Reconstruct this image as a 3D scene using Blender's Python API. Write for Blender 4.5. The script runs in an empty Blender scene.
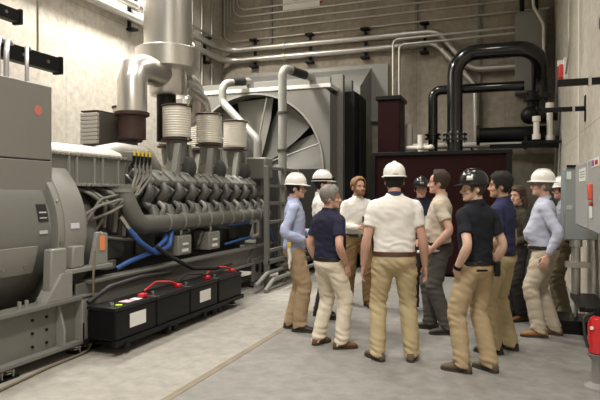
import bpy, math, random
from mathutils import Vector, Matrix, Euler, noise
V = Vector
rnd = random.Random(7)
S = bpy.context.scene
COL = S.collection
# ---------------------------------------------------------------- camera, light, exposure
cam_d = bpy.data.cameras.new('camera'); cam = bpy.data.objects.new('camera', cam_d); COL.objects.link(cam)
cam_d.sensor_width = 36.0; cam_d.lens = 573.0 / 600.0 * 36.0; cam_d.shift_y = -0.01
cam.location = (0, 0, 1.58); cam.rotation_euler = (math.pi / 2, 0, math.radians(19.7))
cam_d.clip_start = 0.05
S.camera = cam
S.view_settings.view_transform = 'Standard'; S.view_settings.look = 'None'
S.view_settings.exposure = 0.0; S.view_settings.gamma = 1.0; S.view_settings.use_curve_mapping = False
w = bpy.data.worlds.new('world'); S.world = w; w.use_nodes = True
w.node_tree.nodes['Background'].inputs[0].default_value = (1.0, 0.9, 0.75, 1)
w.node_tree.nodes['Background'].inputs[1].default_value = 0.02
ROOM = dict(xl=-7.0, xr=1.0, yb=13.5, yf=-3.0, h=7.6)
def lamp(name, loc, size, power, col=(1.0, 0.91, 0.77), rot=(0, 0, 0)):
    d = bpy.data.lights.new(name, 'AREA'); d.shape = 'RECTANGLE'; d.size, d.size_y = size; d.energy = power; d.color = col
    o = bpy.data.objects.new(name, d); COL.objects.link(o); o.location = loc; o.rotation_euler = rot
    return o
for p_, s_, e_ in (((-5.9, 8.8, 7.2), (0.5, 2.4), 640), ((-5.6, 5.0, 7.2), (.5, 2.4), 130), ((-2.6, 4.6, 7.2), (0.6, 2.4), 100), ((-.8, 0.6, 7.2), (0.6, 2.4), 395),
                   ((-.2, 7.2, 7.2), (0.5, 2.0), 60), ((-2.6, 9.5, 7.2), (0.5, 1.6), 80)):
    lamp('ceiling_light', p_, s_, e_, (1.0, .955, .88)).data.spread = math.radians(140)
# ---------------------------------------------------------------- materials
MATS = {}
def mat(name, col, rough=0.5, metal=0.0, var=0.0, vscale=6.0, bump=0.0, bscale=30.0, spec=0.5, emit=0.0, coat=0.0, col2=None):
    if name in MATS: return MATS[name]
    m = bpy.data.materials.new(name); m.use_nodes = True; nt = m.node_tree; N = nt.nodes; Lk = nt.links
    b = N['Principled BSDF']
    b.inputs['Base Color'].default_value = (*col, 1); b.inputs['Roughness'].default_value = rough
    b.inputs['Metallic'].default_value = metal; b.inputs['Specular IOR Level'].default_value = spec
    if coat: b.inputs['Coat Weight'].default_value = coat
    if emit:
        b.inputs['Emission Color'].default_value = (*col, 1); b.inputs['Emission Strength'].default_value = emit
    tc = N.new('ShaderNodeTexCoord')
    if var:
        n = N.new('ShaderNodeTexNoise'); n.inputs['Scale'].default_value = vscale; n.inputs['Detail'].default_value = 5
        Lk.new(tc.outputs['Object'], n.inputs['Vector'])
        r = N.new('ShaderNodeMix'); r.data_type = 'RGBA'
        c2 = col2 or tuple(c * (1 - var) for c in col)
        r.inputs[6].default_value = (*c2, 1); r.inputs[7].default_value = (*[min(1, c * (1 + (0 if col2 else var * .6))) for c in col], 1)
        Lk.new(n.outputs['Fac'], r.inputs[0]); Lk.new(r.outputs[2], b.inputs['Base Color'])
    if bump:
        n2 = N.new('ShaderNodeTexNoise'); n2.inputs['Scale'].default_value = bscale; n2.inputs['Detail'].default_value = 4
        Lk.new(tc.outputs['Object'], n2.inputs['Vector'])
        bp = N.new('ShaderNodeBump'); bp.inputs['Strength'].default_value = bump; bp.inputs['Distance'].default_value = 0.02
        Lk.new(n2.outputs['Fac'], bp.inputs['Height']); Lk.new(bp.outputs['Normal'], b.inputs['Normal'])
    MATS[name] = m
    return m
def concrete(name, col, dark, joints, scale=1.0, jw=0.006, rough=0.85, slab=None):
    m = bpy.data.materials.new(name); m.use_nodes = True; nt = m.node_tree; N = nt.nodes; Lk = nt.links
    b = N['Principled BSDF']; b.inputs['Roughness'].default_value = rough
    g = N.new('ShaderNodeNewGeometry')
    def nz(sc, det, ro=0.6):
        n = N.new('ShaderNodeTexNoise'); n.inputs['Scale'].default_value = sc; n.inputs['Detail'].default_value = det
        n.inputs['Roughness'].default_value = ro; Lk.new(g.outputs['Position'], n.inputs['Vector']); return n.outputs['Fac']
    def ramp(src, lo, hi):
        r = N.new('ShaderNodeMapRange'); r.inputs[1].default_value = lo; r.inputs[2].default_value = hi; Lk.new(src, r.inputs[0]); return r.outputs[0]
    mx = N.new('ShaderNodeMix'); mx.data_type = 'RGBA'; mx.inputs[6].default_value = (*dark, 1); mx.inputs[7].default_value = (*col, 1)
    Lk.new(ramp(nz(0.9 * scale, 8), 0.3, 0.62), mx.inputs[0]); out = mx.outputs[2]
    if slab:     # (x of the pour joint, tint of the slab on the far side of it)
        sx = N.new('ShaderNodeSeparateXYZ'); Lk.new(g.outputs['Position'], sx.inputs[0])
        gt = N.new('ShaderNodeMath'); gt.operation = 'GREATER_THAN'; gt.inputs[1].default_value = slab[0]; Lk.new(sx.outputs[0], gt.inputs[0])
        ms = N.new('ShaderNodeMix'); ms.data_type = 'RGBA'; ms.blend_type = 'MULTIPLY'; ms.inputs[7].default_value = (*slab[1], 1)
        Lk.new(gt.outputs[0], ms.inputs[0]); Lk.new(out, ms.inputs[6]); out = ms.outputs[2]
    m2 = N.new('ShaderNodeMix'); m2.data_type = 'RGBA'; m2.blend_type = 'MULTIPLY'; m2.inputs[0].default_value = 0.35
    Lk.new(out, m2.inputs[6]); Lk.new(ramp(nz(9 * scale, 6), 0.25, 0.7), m2.inputs[7]); out = m2.outputs[2]
    if joints:   # (axis for horizontal coordinate, panel width, panel height)
        ax, pw, ph = joints
        sp = N.new('ShaderNodeSeparateXYZ'); Lk.new(g.outputs['Position'], sp.inputs[0])
        cb = N.new('ShaderNodeCombineXYZ'); Lk.new(sp.outputs[ax], cb.inputs[0]); Lk.new(sp.outputs[2 if ax != 'floor' else 1], cb.inputs[1])
        br = N.new('ShaderNodeTexBrick'); br.offset = 0.0; br.inputs['Scale'].default_value = 1.0
        br.inputs['Brick Width'].default_value = pw; br.inputs['Row Height'].default_value = ph
        br.inputs['Mortar Size'].default_value = jw; br.inputs['Color1'].default_value = (1, 1, 1, 1)
        br.inputs['Color2'].default_value = (.93, .93, .92, 1); br.inputs['Mortar'].default_value = (.62, .6, .56, 1)
        Lk.new(cb.outputs[0], br.inputs['Vector'])
        m3 = N.new('ShaderNodeMix'); m3.data_type = 'RGBA'; m3.blend_type = 'MULTIPLY'; m3.inputs[0].default_value = 1.0
        Lk.new(out, m3.inputs[6]); Lk.new(br.outputs['Color'], m3.inputs[7]); out = m3.outputs[2]
    Lk.new(out, b.inputs['Base Color'])
    bp = N.new('ShaderNodeBump'); bp.inputs['Strength'].default_value = 0.25; bp.inputs['Distance'].default_value = 0.01
    Lk.new(nz(22, 6), bp.inputs['Height']); Lk.new(bp.outputs['Normal'], b.inputs['Normal'])
    return m
# ---------------------------------------------------------------- mesh helpers
def frame(d, ref=None):
    d = d.normalized()
    r = ref or (V((0, 0, 1)) if abs(d.z) < 0.9 else V((0, 1, 0)))
    x = r.cross(d)
    if x.length < 1e-6: x = V((1, 0, 0)).cross(d)
    x.normalize(); y = d.cross(x)
    return x, y
def bend(pts, R, n=6):
    """round the corners of a polyline"""
    pts = [V(p) for p in pts]; out = [pts[0]]
    for i in range(1, len(pts) - 1):
        a, b, c = pts[i - 1], pts[i], pts[i + 1]
        u = (a - b); v = (c - b); lu, lv = u.length, v.length; u.normalize(); v.normalize()
        ang = u.angle(v)
        if ang > 3.05: out.append(b); continue
        t = min(R / math.tan(ang / 2), lu * .49, lv * .49); r = t * math.tan(ang / 2)
        p0, p1 = b + u * t, b + v * t
        ctr = b + (u + v).normalized() * (r / math.sin(ang / 2))
        e0, e1 = p0 - ctr, p1 - ctr
        tot = e0.angle(e1); axis = e0.cross(e1).normalized()
        for k in range(n + 1):
            out.append(ctr + Matrix.Rotation(tot * k / n, 3, axis) @ e0)
    out.append(pts[-1]); return out
def catmull(P, n):
    """P: list of tuples (any length) -> smoothed list"""
    out = []
    m = len(P)
    for i in range(m - 1):
        p0, p1, p2, p3 = P[max(i - 1, 0)], P[i], P[i + 1], P[min(i + 2, m - 1)]
        for k in range(n):
            t = k / n
            out.append(tuple(0.5 * ((2 * b) + (-a + c) * t + (2 * a - 5 * b + 4 * c - d) * t * t + (-a + 3 * b - 3 * c + d) * t ** 3) for a, b, c, d in zip(p0, p1, p2, p3)))
    out.append(tuple(P[-1])); return out
class MB:
    def __init__(s): s.v = []; s.f = []
    def add(s, vs, fs, M=None):
        o = len(s.v); s.v += [(M @ V(p)) if M else V(p) for p in vs]; s.f += [tuple(i + o for i in f) for f in fs]; return s
    def box(s, x0, x1, y0, y1, z0, z1, M=None):
        vs = [(x, y, z) for z in (z0, z1) for y in (y0, y1) for x in (x0, x1)]
        return s.add(vs, [(0, 2, 3, 1), (4, 5, 7, 6), (0, 1, 5, 4), (2, 6, 7, 3), (0, 4, 6, 2), (1, 3, 7, 5)], M)
    def prism(s, poly, a, b, axis='Y', M=None):
        """poly: 2d points (for axis Y: x,z; axis X: y,z; axis Z: x,y), extruded from a to b"""
        def P(p, t): return {'Y': (p[0], t, p[1]), 'X': (t, p[0], p[1]), 'Z': (p[0], p[1], t)}[axis]
        n = len(poly); vs = [P(p, a) for p in poly] + [P(p, b) for p in poly]
        area = sum(poly[i][0] * poly[(i + 1) % n][1] - poly[(i + 1) % n][0] * poly[i][1] for i in range(n))
        flip = (area > 0) == (axis in 'XZ')
        fs = [tuple(range(n)), tuple(range(2 * n - 1, n - 1, -1))] + [(i, i + n, (i + 1) % n + n, (i + 1) % n) for i in range(n)]
        if (b > a) == flip: fs = [tuple(reversed(f)) for f in fs]
        return s.add(vs, fs, M)
    def rings(s, R, closed=True, cap=True, M=None):
        n = len(R[0]); vs = [p for r in R for p in r]; fs = []
        for i in range(len(R) - 1):
            for j in range(n if closed else n - 1):
                k = (j + 1) % n; fs.append((i * n + j, i * n + k, (i + 1) * n + k, (i + 1) * n + j))
        if cap and closed: fs += [tuple(range(n - 1, -1, -1)), tuple((len(R) - 1) * n + j for j in range(n))]
        return s.add(vs, fs, M)
    def cyl(s, p0, p1, r0, r1=None, n=18, cap=True):
        p0, p1 = V(p0), V(p1); r1 = r0 if r1 is None else r1; x, y = frame(p1 - p0)
        C = [(math.cos(2 * math.pi * i / n), math.sin(2 * math.pi * i / n)) for i in range(n)]
        return s.rings([[p0 + x * (c * r0) + y * (q * r0) for c, q in C], [p1 + x * (c * r1) + y * (q * r1) for c, q in C]], cap=cap)
    def tube(s, pts, r, n=12, R=None, M=None):
        pts = bend(pts, R) if R else [V(p) for p in pts]
        rad = r if isinstance(r, (list, tuple)) else [r] * len(pts)
        d0 = (pts[1] - pts[0]).normalized(); x, y = frame(d0); Rg = []
        for i, p in enumerate(pts):
            d = (pts[min(i + 1, len(pts) - 1)] - pts[max(i - 1, 0)]).normalized()
            x = (x - d * x.dot(d)).normalized(); y = d.cross(x)
            Rg.append([p + x * (math.cos(2 * math.pi * k / n) * rad[i]) + y * (math.sin(2 * math.pi * k / n) * rad[i]) for k in range(n)])
        return s.rings(Rg, M=M)
    def lathe(s, prof, c=(0, 0, 0), axis='Z', n=28, cap=True):
        """prof: (radius, height) going up the axis"""
        R = []
        for r, h in prof:
            ring = []
            for k in range(n):
                a = 2 * math.pi * k / n; u, v = r * math.cos(a), r * math.sin(a)
                ring.append(V(c) + {'Z': V((u, v, h)), 'Y': V((v, h, u)), 'X': V((h, u, v))}[axis])
            R.append(ring)
        return s.rings(R, cap=cap)
    def ell(s, c, r, n=14, m=9, M=None):
        R = []; r = (r, r, r) if not isinstance(r, (tuple, list)) else r
        for i in range(m + 1):
            t = -math.pi / 2 + math.pi * (i + (0.02 if i == 0 else -0.02 if i == m else 0)) / m
            R.append([V((c[0] + r[0] * math.cos(t) * math.cos(2 * math.pi * k / n), c[1] + r[1] * math.cos(t) * math.sin(2 * math.pi * k / n), c[2] + r[2] * math.sin(t))) for k in range(n)])
        return s.rings(R, M=M)
    def mesh(s, name):
        me = bpy.data.meshes.new(name); me.from_pydata([tuple(p) for p in s.v], [], s.f); me.update(); return me
    def build(s, name, m, parent=None, world=True, bevel=0.0, smooth=40, props=None):
        """one mesh object; vertices are in world space unless world=False"""
        off = V((0, 0, 0))
        if parent is not None and world:
            p = parent
            while p: off += p.location; p = p.parent
        loc = V((0, 0, 0))
        if parent is None and world:
            lo = [min(p[i] for p in s.v) for i in range(3)]; hi = [max(p[i] for p in s.v) for i in range(3)]
            off = V(((lo[0] + hi[0]) / 2, (lo[1] + hi[1]) / 2, lo[2])); loc = off
        s2 = MB(); s2.v = [p - off for p in s.v]; s2.f = s.f
        me = s2.mesh(name); me.materials.append(m)
        if smooth:
            for pl in me.polygons: pl.use_smooth = True
            me.set_sharp_from_angle(angle=math.radians(smooth))
        o = bpy.data.objects.new(name, me); COL.objects.link(o); o.location = loc
        if parent is not None: o.parent = parent
        if bevel:
            b = o.modifiers.new('bevel', 'BEVEL'); b.width = bevel; b.segments = 2; b.limit_method = 'ANGLE'; b.angle_limit = math.radians(50)
        if props:
            for k, v in props.items(): o[k] = v
        return o
def tag(o, label, cat, group=None, kind=None):
    o['label'] = label; o['category'] = cat
    if group: o['group'] = group
    if kind: o['kind'] = kind
    return o
def thing(name, label, cat, loc=(0, 0, 0), rotz=0.0, group=None):
    o = bpy.data.objects.new(name, None); COL.objects.link(o); o.location = loc; o.rotation_euler = (0, 0, rotz)
    o.empty_display_size = 0.1
    return tag(o, label, cat, group)
def struct(name, mb, m):
    o = mb.build(name, m, smooth=0); o['kind'] = 'structure'; return o
def kids(o): return [c for c in bpy.data.objects if c.parent == o]
def dup(root, loc, label, rotz=None):
    r = root.copy(); COL.objects.link(r); r.location = loc; r['label'] = label
    if rotz is not None: r.rotation_euler = (0, 0, rotz)
    for ch in kids(root):
        c = ch.copy(); COL.objects.link(c); c.parent = r
        for g in kids(ch):
            d = g.copy(); COL.objects.link(d); d.parent = c
    return r
# ---------------------------------------------------------------- people
def se(hw, yf, yb, z, n=28, p=2.25, cx=0.0):
    """super-ellipse ring: half width hw, from y=yb to y=yf"""
    cy, ry = (yf + yb) / 2, (yf - yb) / 2; R = []
    for k in range(n):
        a = 2 * math.pi * k / n; c, q = math.cos(a), math.sin(a)
        R.append(V((cx + hw * math.copysign(abs(c) ** (2 / p), c), cy + ry * math.copysign(abs(q) ** (2 / p), q), z)))
    return R
def ik(a, c, l1, l2, pole):
    d = c - a; L = min(d.length, .998 * (l1 + l2)); u = d.normalized(); x = (l1 * l1 - l2 * l2 + L * L) / (2 * L)
    h = math.sqrt(max(0, l1 * l1 - x * x)); pp = (pole - u * pole.dot(u)).normalized()
    return a + u * x + pp * h, a + u * L
def limb(mb, pts, rads, n=14, sub=5, ref=None, ends=True):
    """smooth tapering limb through pts; rads are r or (rx, ry)"""
    rr = [(r, r) if not isinstance(r, tuple) else r for r in rads]
    Q = catmull([tuple(p) + r for p, r in zip(pts, rr)], sub)
    P = [V(q[:3]) for q in Q]; d0 = (P[1] - P[0]).normalized(); x, y = frame(d0, ref); Rg = []
    m = len(P)
    for i in range(m):
        d = (P[min(i + 1, m - 1)] - P[max(i - 1, 0)]).normalized(); x = (x - d * x.dot(d)).normalized(); y = d.cross(x)
        def ring(c, s): return [c + x * (math.cos(2 * math.pi * k / n) * Q[i][3] * s) + y * (math.sin(2 * math.pi * k / n) * Q[i][4] * s) for k in range(n)]
        r = (Q[i][3] + Q[i][4]) / 2
        if i == 0 and ends: Rg += [ring(P[0] - d * r * .75, .35), ring(P[0] - d * r * .5, .75)]
        Rg.append(ring(P[i], 1))
        if i == m - 1 and ends: Rg += [ring(P[i] + d * r * .5, .75), ring(P[i] + d * r * .75, .35)]
    mb.rings(Rg)
def remesh(mb, name, voxel, smooth=3, wrinkle=None, factor=0.5):
    """merge overlapping closed shells into one continuous surface"""
    me = mb.mesh(name + '_t'); o = bpy.data.objects.new('t', me); COL.objects.link(o)
    r = o.modifiers.new('r', 'REMESH'); r.mode = 'VOXEL'; r.voxel_size = voxel; r.use_smooth_shade = True
    if smooth:
        q = o.modifiers.new('s', 'SMOOTH'); q.iterations = smooth; q.factor = factor
    dg = bpy.context.evaluated_depsgraph_get(); out = bpy.data.meshes.new_from_object(o.evaluated_get(dg)); out.name = name
    bpy.data.objects.remove(o); bpy.data.meshes.remove(me)
    if wrinkle:
        nrm = [v.normal.copy() for v in out.vertices]
        for v, nn in zip(out.vertices, nrm): v.co += nn * wrinkle(v.co)
    for pl in out.polygons: pl.use_smooth = True
    return out
def mesh_obj(name, me, m, parent):
    me.materials.clear(); me.materials.append(m); o = bpy.data.objects.new(name, me); COL.objects.link(o); o.parent = parent; return o
def hand(mb, wr, f, s, n, k, curl=0.35, spread=1.0, thumb=0.5):
    """palm, four unequal bent fingers and a thumb; f finger direction, s thumb side, n palm normal"""
    f = f.normalized(); s = (s - f * s.dot(f)).normalized(); n = (n - f * n.dot(f) - s * n.dot(s)).normalized()
    def ring(t, hw, th, sh=0.0):
        return [wr + f * (t * k) + s * ((sh + hw * math.cos(a)) * k) + n * (th * math.sin(a) * k) for a in [2 * math.pi * i / 14 for i in range(14)]]
    mb.rings([ring(-.02, .024, .019), ring(.0, .027, .019), ring(.03, .037, .018), ring(.065, .042, .016), ring(.09, .041, .014), ring(.098, .034, .009)])
    for off, ln, rt, ang in ((-.0315, .060, .0085, -.13), (-.0105, .074, .0092, -.04), (.0105, .080, .0095, .04), (.0315, .072, .0092, .12)):
        d = (f + s * ang * spread).normalized(); p = wr + f * (.078 * k) + s * (off * k); pts = [p]
        q = wr + f * ((.094 - abs(off) * .12) * k) + s * (off * 1.04 * k); pts.append(q); a = curl * .55
        for seg in (.44, .32, .24):
            q = q + (d * math.cos(a) + n * math.sin(a)) * (ln * seg * k); pts.append(q); a += curl * .75
        limb(mb, pts, [rt * k, rt * k, rt * .97 * k, rt * .9 * k, rt * .72 * k], n=8, sub=2, ref=s)
    b = wr + f * (.022 * k) + s * (.022 * k) + n * (.004 * k)
    e1 = b + (f * .62 + s * .72 + n * (.15 + thumb * .5)).normalized() * (.034 * k)
    e2 = e1 + (f * .85 + s * .4 + n * (.1 + thumb * .5)).normalized() * (.03 * k)
    e3 = e2 + (f * .95 + s * .05 + n * (.1 + thumb * .5)).normalized() * (.024 * k)
    limb(mb, [b, e1, e2, e3], [.015 * k, .0125 * k, .0112 * k, .0085 * k], n=8, sub=2, ref=s)
HEADT = [(-.118, .022, .083, .045), (-.107, .037, .094, .02), (-.085, .052, .094, -.02), (-.06, .062, .089, -.05), (-.03, .069, .087, -.075), (0, .074, .085, -.092),
         (.03, .077, .094, -.103), (.06, .076, .088, -.104), (.085, .066, .07, -.09), (.105, .045, .04, -.062), (.117, .018, .01, -.03)]
def head_row(z):
    for a, b in zip(HEADT, HEADT[1:]):
        if z <= b[0]:
            t = (z - a[0]) / (b[0] - a[0]); return [p + (q - p) * t for p, q in zip(a, b)]
    return HEADT[-1]
def head_shell(mask, infl, M, back_drop=0.0, shag=0.0):
    """skin-tight shell over part of the head (hair, beard): mask(az, z) keeps faces; az=0 is the face, pi the nape"""
    n = 40; zs = [-.118 + .236 * i / 30 for i in range(31)]; mb = MB(); grid = []
    for z in zs:
        zz, hw, yf, yb = head_row(min(z, .1169)); row = []
        cy, ry = (yf + yb) / 2, (yf - yb) / 2
        for k in range(n):
            az = 2 * math.pi * k / n - math.pi; c, q = math.sin(az), math.cos(az)
            g = infl(az, z); nz = 1 + shag * noise.noise(V((az * 5, z * 60, 3.1)))
            up = max(0, (z - .06) / .06)
            x = (hw + g * nz) * math.copysign(abs(c) ** .9, c); y = cy + (ry + g * nz) * math.copysign(abs(q) ** .9, q)
            row.append(V((x, y, z + g * up * nz)))
        grid.append(row)
    vs = [p for r in grid for p in r]; fs = []
    for i in range(len(zs) - 1):
        for k in range(n):
            az = 2 * math.pi * (k + .5) / n - math.pi; z = (zs[i] + zs[i + 1]) / 2
            if mask(abs(az), z): fs.append((i * n + k, i * n + (k + 1) % n, (i + 1) * n + (k + 1) % n, (i + 1) * n + k))
    top = len(zs) - 1
    if mask(.1, .117) or True:
        fs.append(tuple(top * n + k for k in range(n)))
    mb.add(vs, fs, M); return mb
def piece(tab, x):
    for (a, va), (b, vb) in zip(tab, tab[1:]):
        if x <= b: return va + (vb - va) * (x - a) / (b - a)
    return tab[-1][1]
def solid(o, th):
    m = o.modifiers.new('thickness', 'SOLIDIFY'); m.thickness = th; m.offset = -1; return o
TOR = [(.035, .172, .112, -.124), (.075, .172, .114, -.118), (.13, .176, .118, -.118), (.20, .174, .12, -.114), (.30, .182, .124, -.118), (.40, .190, .118, -.126), (.46, .186, .10, -.122),
       (.505, .166, .078, -.106), (.54, .122, .060, -.090), (.565, .074, .044, -.076), (.585, .066, .040, -.074)]
def person(label, loc, face, H=1.78, girth=1.0, belly=0.0, skin=(.62, .40, .29), feet=((-.12, 0, 12), (.12, 0, -12)), head=(0, 0, 0), lean=0.0, twist=0.0,
           arms=None, sleeve='short', shirt=None, pants=None, shoes=None, belt='belt_black', hair='hair_brown', hairline=None, hat=None, hat_kind='cap', collar=None,
           beard=None, glasses=None, crotch=1.0, hairlen=0.0, cat='person', cap_badge=None, untuck=0.0):
    k = H / 1.78
    root = thing('person', label, cat, loc, math.radians(face))
    sk = mat('skin_%02d%02d%02d' % tuple(int(c * 99) for c in skin), skin, .55, var=.12, vscale=18, bump=.08, bscale=120)
    R3 = Matrix.Rotation
    ths, shk = .245 * H, .248 * H; ank = .052 * H
    hipx = .09 * k
    def reach():
        z = ths + shk
        best = 9
        for (fx, fy, _), sx in zip(feet, (-1, 1)):
            dx, dy = fx * k - sx * hipx, fy * k
            best = min(best, ank + math.sqrt(max(.01, (.993 * (ths + shk)) ** 2 - dx * dx - dy * dy)))
        return best
    hz = reach(); pel = V((sum(f[0] for f in feet) / 2 * k, sum(f[1] for f in feet) / 2 * k * .8, hz))
    def T(p, tw=True):      # torso space -> person space, with lean and twist growing up the spine
        z = p[2]; a = math.radians(twist) * max(0, min(1, z / (.45 * k)))
        q = R3(a, 3, 'Z') @ V((p[0], p[1], p[2])); q = R3(-math.radians(lean), 3, 'X') @ q
        return pel + q
    # ----- skeleton
    knees = []
    ankles = []
    for (fx, fy, toe), sx in zip(feet, (-1, 1)):
        a = pel + V((sx * hipx, 0, -.01 * k)); c = V((fx * k, fy * k, ank)); tz = math.radians(toe)
        pole = V((-math.sin(tz) * .6, 1, 0)); kn, an = ik(a, c, ths, shk, pole); knees.append((a, kn, an)); ankles.append((an, tz))
    arms = arms or {}
    ARM = {}
    for key, sx in (('L', -1), ('R', 1)):
        sp = arms.get(key, {}); sh = T(V((sx * .168 * girth ** .5 * k, -.012 * k, .462 * k)))
        tgt = sp.get('wrist', (sx * .265, .03, -.095)); pole = V(sp.get('pole', (sx * .35, -1, 0)))
        tg = pel + V(tgt) * k if sp.get('pel') else T(V(tgt) * k)
        el, wr = ik(sh, tg, .315 * k, .262 * k, T(pole) - T(V((0, 0, 0))))
        ARM[key] = (sh, el, wr)
    # ----- head transform
    nb = T(V((0, -.022 * k, .50 * k)))
    hc = T(V((0, .012 * k, .50 * k))) + V((0, 0, H - .118 * k - T(V((0, 0, .50 * k))).z))
    RH = R3(math.radians(head[0]), 4, 'Z') @ R3(-math.radians(head[1]), 4, 'X') @ R3(math.radians(head[2]), 4, 'Y')
    piv = Matrix.Translation(V((0, -.03, -.08)) * k)
    MH = Matrix.Translation(hc) @ piv @ RH @ piv.inverted() @ Matrix.Scale(k, 4)
    # ----- body: one continuous surface
    b = MB()
    rows = [[MH @ p for p in se(hw, yf, yb, z, 26, 2.15)] for z, hw, yf, yb in HEADT]; b.rings(rows)
    def he(c, r, rot=None): b.ell(c, r, 12, 8, MH @ (Matrix.Translation(V(c)) @ rot @ Matrix.Translation(-V(c)) if rot else Matrix.Identity(4)))
    for sx in (-1, 1):
        he((sx * .080, -.014, -.014), (.010, .019, .033), R3(sx * .35, 4, 'Z') @ R3(-.2, 4, 'X'))
        he((sx * .040, .060, -.032), (.026, .024, .026)); he((sx * .029, .084, .026), (.026, .011, .009)); he((sx * .0125, .099, -.037), (.0095, .011, .008))
    he((0, .087, -.1), (.021, .013, .014)); he((0, .089, -.066), (.024, .010, .016))
    q = MB(); limb(q, [V((0, .088, .018)), V((0, .100, -.012)), V((0, .113, -.033)), V((0, .098, -.042))], [.009, .0105, .0125, .010], n=10, sub=3); b.add(q.v, q.f, MH)
    limb(b, [T(V((0, -.02 * k, .42 * k))), nb, (nb + MH @ V((0, -.02, -.07))) / 2, MH @ V((0, -.012, -.06)), MH @ V((0, -.012, -.03))], [.075 * k, .066 * k, .058 * k, .057 * k, .055 * k], n=18)
    b.rings([[T(p * k) for p in se(hw * .8 * girth, yf * .8, yb * .8, z - .012, 24)] for z, hw, yf, yb in TOR[:-2]])
    b.rings([[pel + p * k for p in se(hw, yf, yb, z, 24)] for z, hw, yf, yb in ((-.11, .12, .06, -.07), (-.04, .15, .08, -.10), (.03, .148, .085, -.10), (.1, .14, .085, -.09))])
    for a, kn, an in knees:
        limb(b, [a, (a + kn) / 2, kn, kn.lerp(an, .35), an, an - V((0, 0, ank * .5))], [.075 * k, .066 * k, .05 * k, .05 * k, .036 * k, .036 * k], n=14, sub=4)
    for key, sx in (('L', -1), ('R', 1)):
        sh, el, wr = ARM[key]; sp = arms.get(key, {}); g = girth ** .5 * k
        limb(b, [sh - (el - sh) * .04, sh.lerp(el, .5), sh.lerp(el, .92), el.lerp(wr, .25), el.lerp(wr, .7), wr], [.044 * g, .044 * g, .040 * g, .0435 * g, .034 * g, .0265 * g], n=16)
        f = (wr - el).normalized(); td = V(sp.get('thumb', (0, 1, 0))); pn = V(sp.get('palm', (-sx, 0, 0)))
        fd = V(sp['fdir']) if 'fdir' in sp else f
        hand(b, wr + f * .004, fd, td, pn, k, sp.get('curl', .38), sp.get('spread', 1.0))
    mesh_obj('body', remesh(b, 'body', .0062, 2), sk, root)
    # ----- face
    for sx in (-1, 1):
        e = MB().ell((sx * .031, .0715, .004), (.0125, .0105, .0058), 10, 7, MH).build('eye', mat('eye_white', (.55, .52, .48), .4), root, world=False)
        MB().ell((sx * .031, .0792, .004), (.0056, .004, .0058), 8, 6, MH).build('iris', mat('iris_dark', (.04, .03, .02), .2), e, world=False)
        br = MB(); q = MB(); limb(q, [V((sx * .014, .094, .024)), V((sx * .03, .096, .029)), V((sx * .048, .083, .026))], [.0035, .0042, .0028], n=7, sub=3); br.add(q.v, q.f, MH)
        br.build('eyebrow', mat(hair, *HAIR[hair]), root, world=False)
    MB().ell((0, .0965, -.0625), (.021, .0045, .0042), 12, 6, MH).ell((0, .0965, -.070), (.018, .0045, .0045), 12, 6, MH).build('lips', mat('lips_%d' % (skin[0] * 99), (skin[0] * .72, skin[1] * .5, skin[2] * .5), .4), root, world=False)
    # ----- hair, beard
    hl = hairline or [(0, .078), (.55, .074), (.95, .045), (1.15, -.02), (1.38, -.03), (1.5, .012), (1.75, .01), (1.95, -.055), (3.2, -.07)]
    if hat: hl = [(a, max(h, -1)) for a, h in hl]
    hm = mat(hair, *HAIR[hair])
    inf = .009 if not hat else .006
    hs = head_shell(lambda az, z: z > piece(hl, az), lambda az, z: inf + (.006 if az > 1.6 and not hat else 0) + (.012 * max(0, z - .04) / .07 if az < 1.2 and not hat else 0), MH, shag=.5)
    o = hs.build('hair', hm, root, world=False); solid(o, .012 * k)
    if hairlen:
        q = MB()
        for i in range(9):
            az = math.radians(100 + i * 20); x, y = .082 * math.sin(az), -.01 + .1 * math.cos(az)
            tip = V((x * 1.25, y * 1.05 - .01, -.08 - hairlen + .03 * math.sin(i * 2.1)))
            limb(q, [V((x * .9, y * .9, .07)), V((x * 1.05, y * 1.05, 0)), V((x * 1.18, y * 1.1, -.09)), tip], [.02, .026, .028, .012], n=9, sub=4)
        b2 = MB(); b2.add(q.v, q.f, MH); mesh_obj('long_hair', remesh(b2, 'long_hair', .008, 2, lambda c: .003 * noise.noise(V((c.x * 90, c.y * 90, c.z * 8)))), hm, root)
    if beard:
        bl = [(0, -.05), (.3, -.052), (.5, -.045), (.9, -.04), (1.2, .0), (1.45, .0), (1.5, -.2)]
        o = head_shell(lambda az, z: az < 1.46 and z < piece(bl, az) and not (az < .24 and -.078 < z < -.056), lambda az, z: .009, MH, shag=.5)
        o.f = o.f[:-1]
        o = o.build('beard', mat(beard, *HAIR[beard]), root, world=False); solid(o, .01)
    # ----- hard hat
    if hat:
        hmat = mat(hat, *HATM[hat]); d = MB(); full = hat_kind == 'full'
        D = [(.036, .100, .125), (.072, .102, .127), (.110, .095, .117), (.139, .078, .095), (.159, .052, .064), (.170, .023, .029), (.172, .006, .008)]
        d.rings([[MH @ V((rx * math.cos(a), -.006 + ry * math.sin(a), z)) for a in [2 * math.pi * i / 36 for i in range(36)]] for z, rx, ry in D])
        hatp = d.build('hard_hat', hmat, root, world=False)
        bm_ = MB(); Rr = [[], [], [], []]
        for i in range(40):
            a = 2 * math.pi * i / 40; fr = max(0, math.sin(a)) ** 2
            ext = (.024 + .012 * fr) if full else (.012 + .040 * fr); dz = -.010 - (.010 * fr if not full else .004)
            for r_, (e, z) in zip(Rr, ((-.006, .046), (ext, .046 + dz + .003), (ext, .046 + dz - .003), (-.006, .037))):
                r_.append(MH @ V(((.104 + e) * math.cos(a), -.006 + (.128 + e) * math.sin(a), z)))
        bm_.rings(Rr + [Rr[0]], cap=False); bm_.build('brim', hmat, hatp, world=False)
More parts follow.
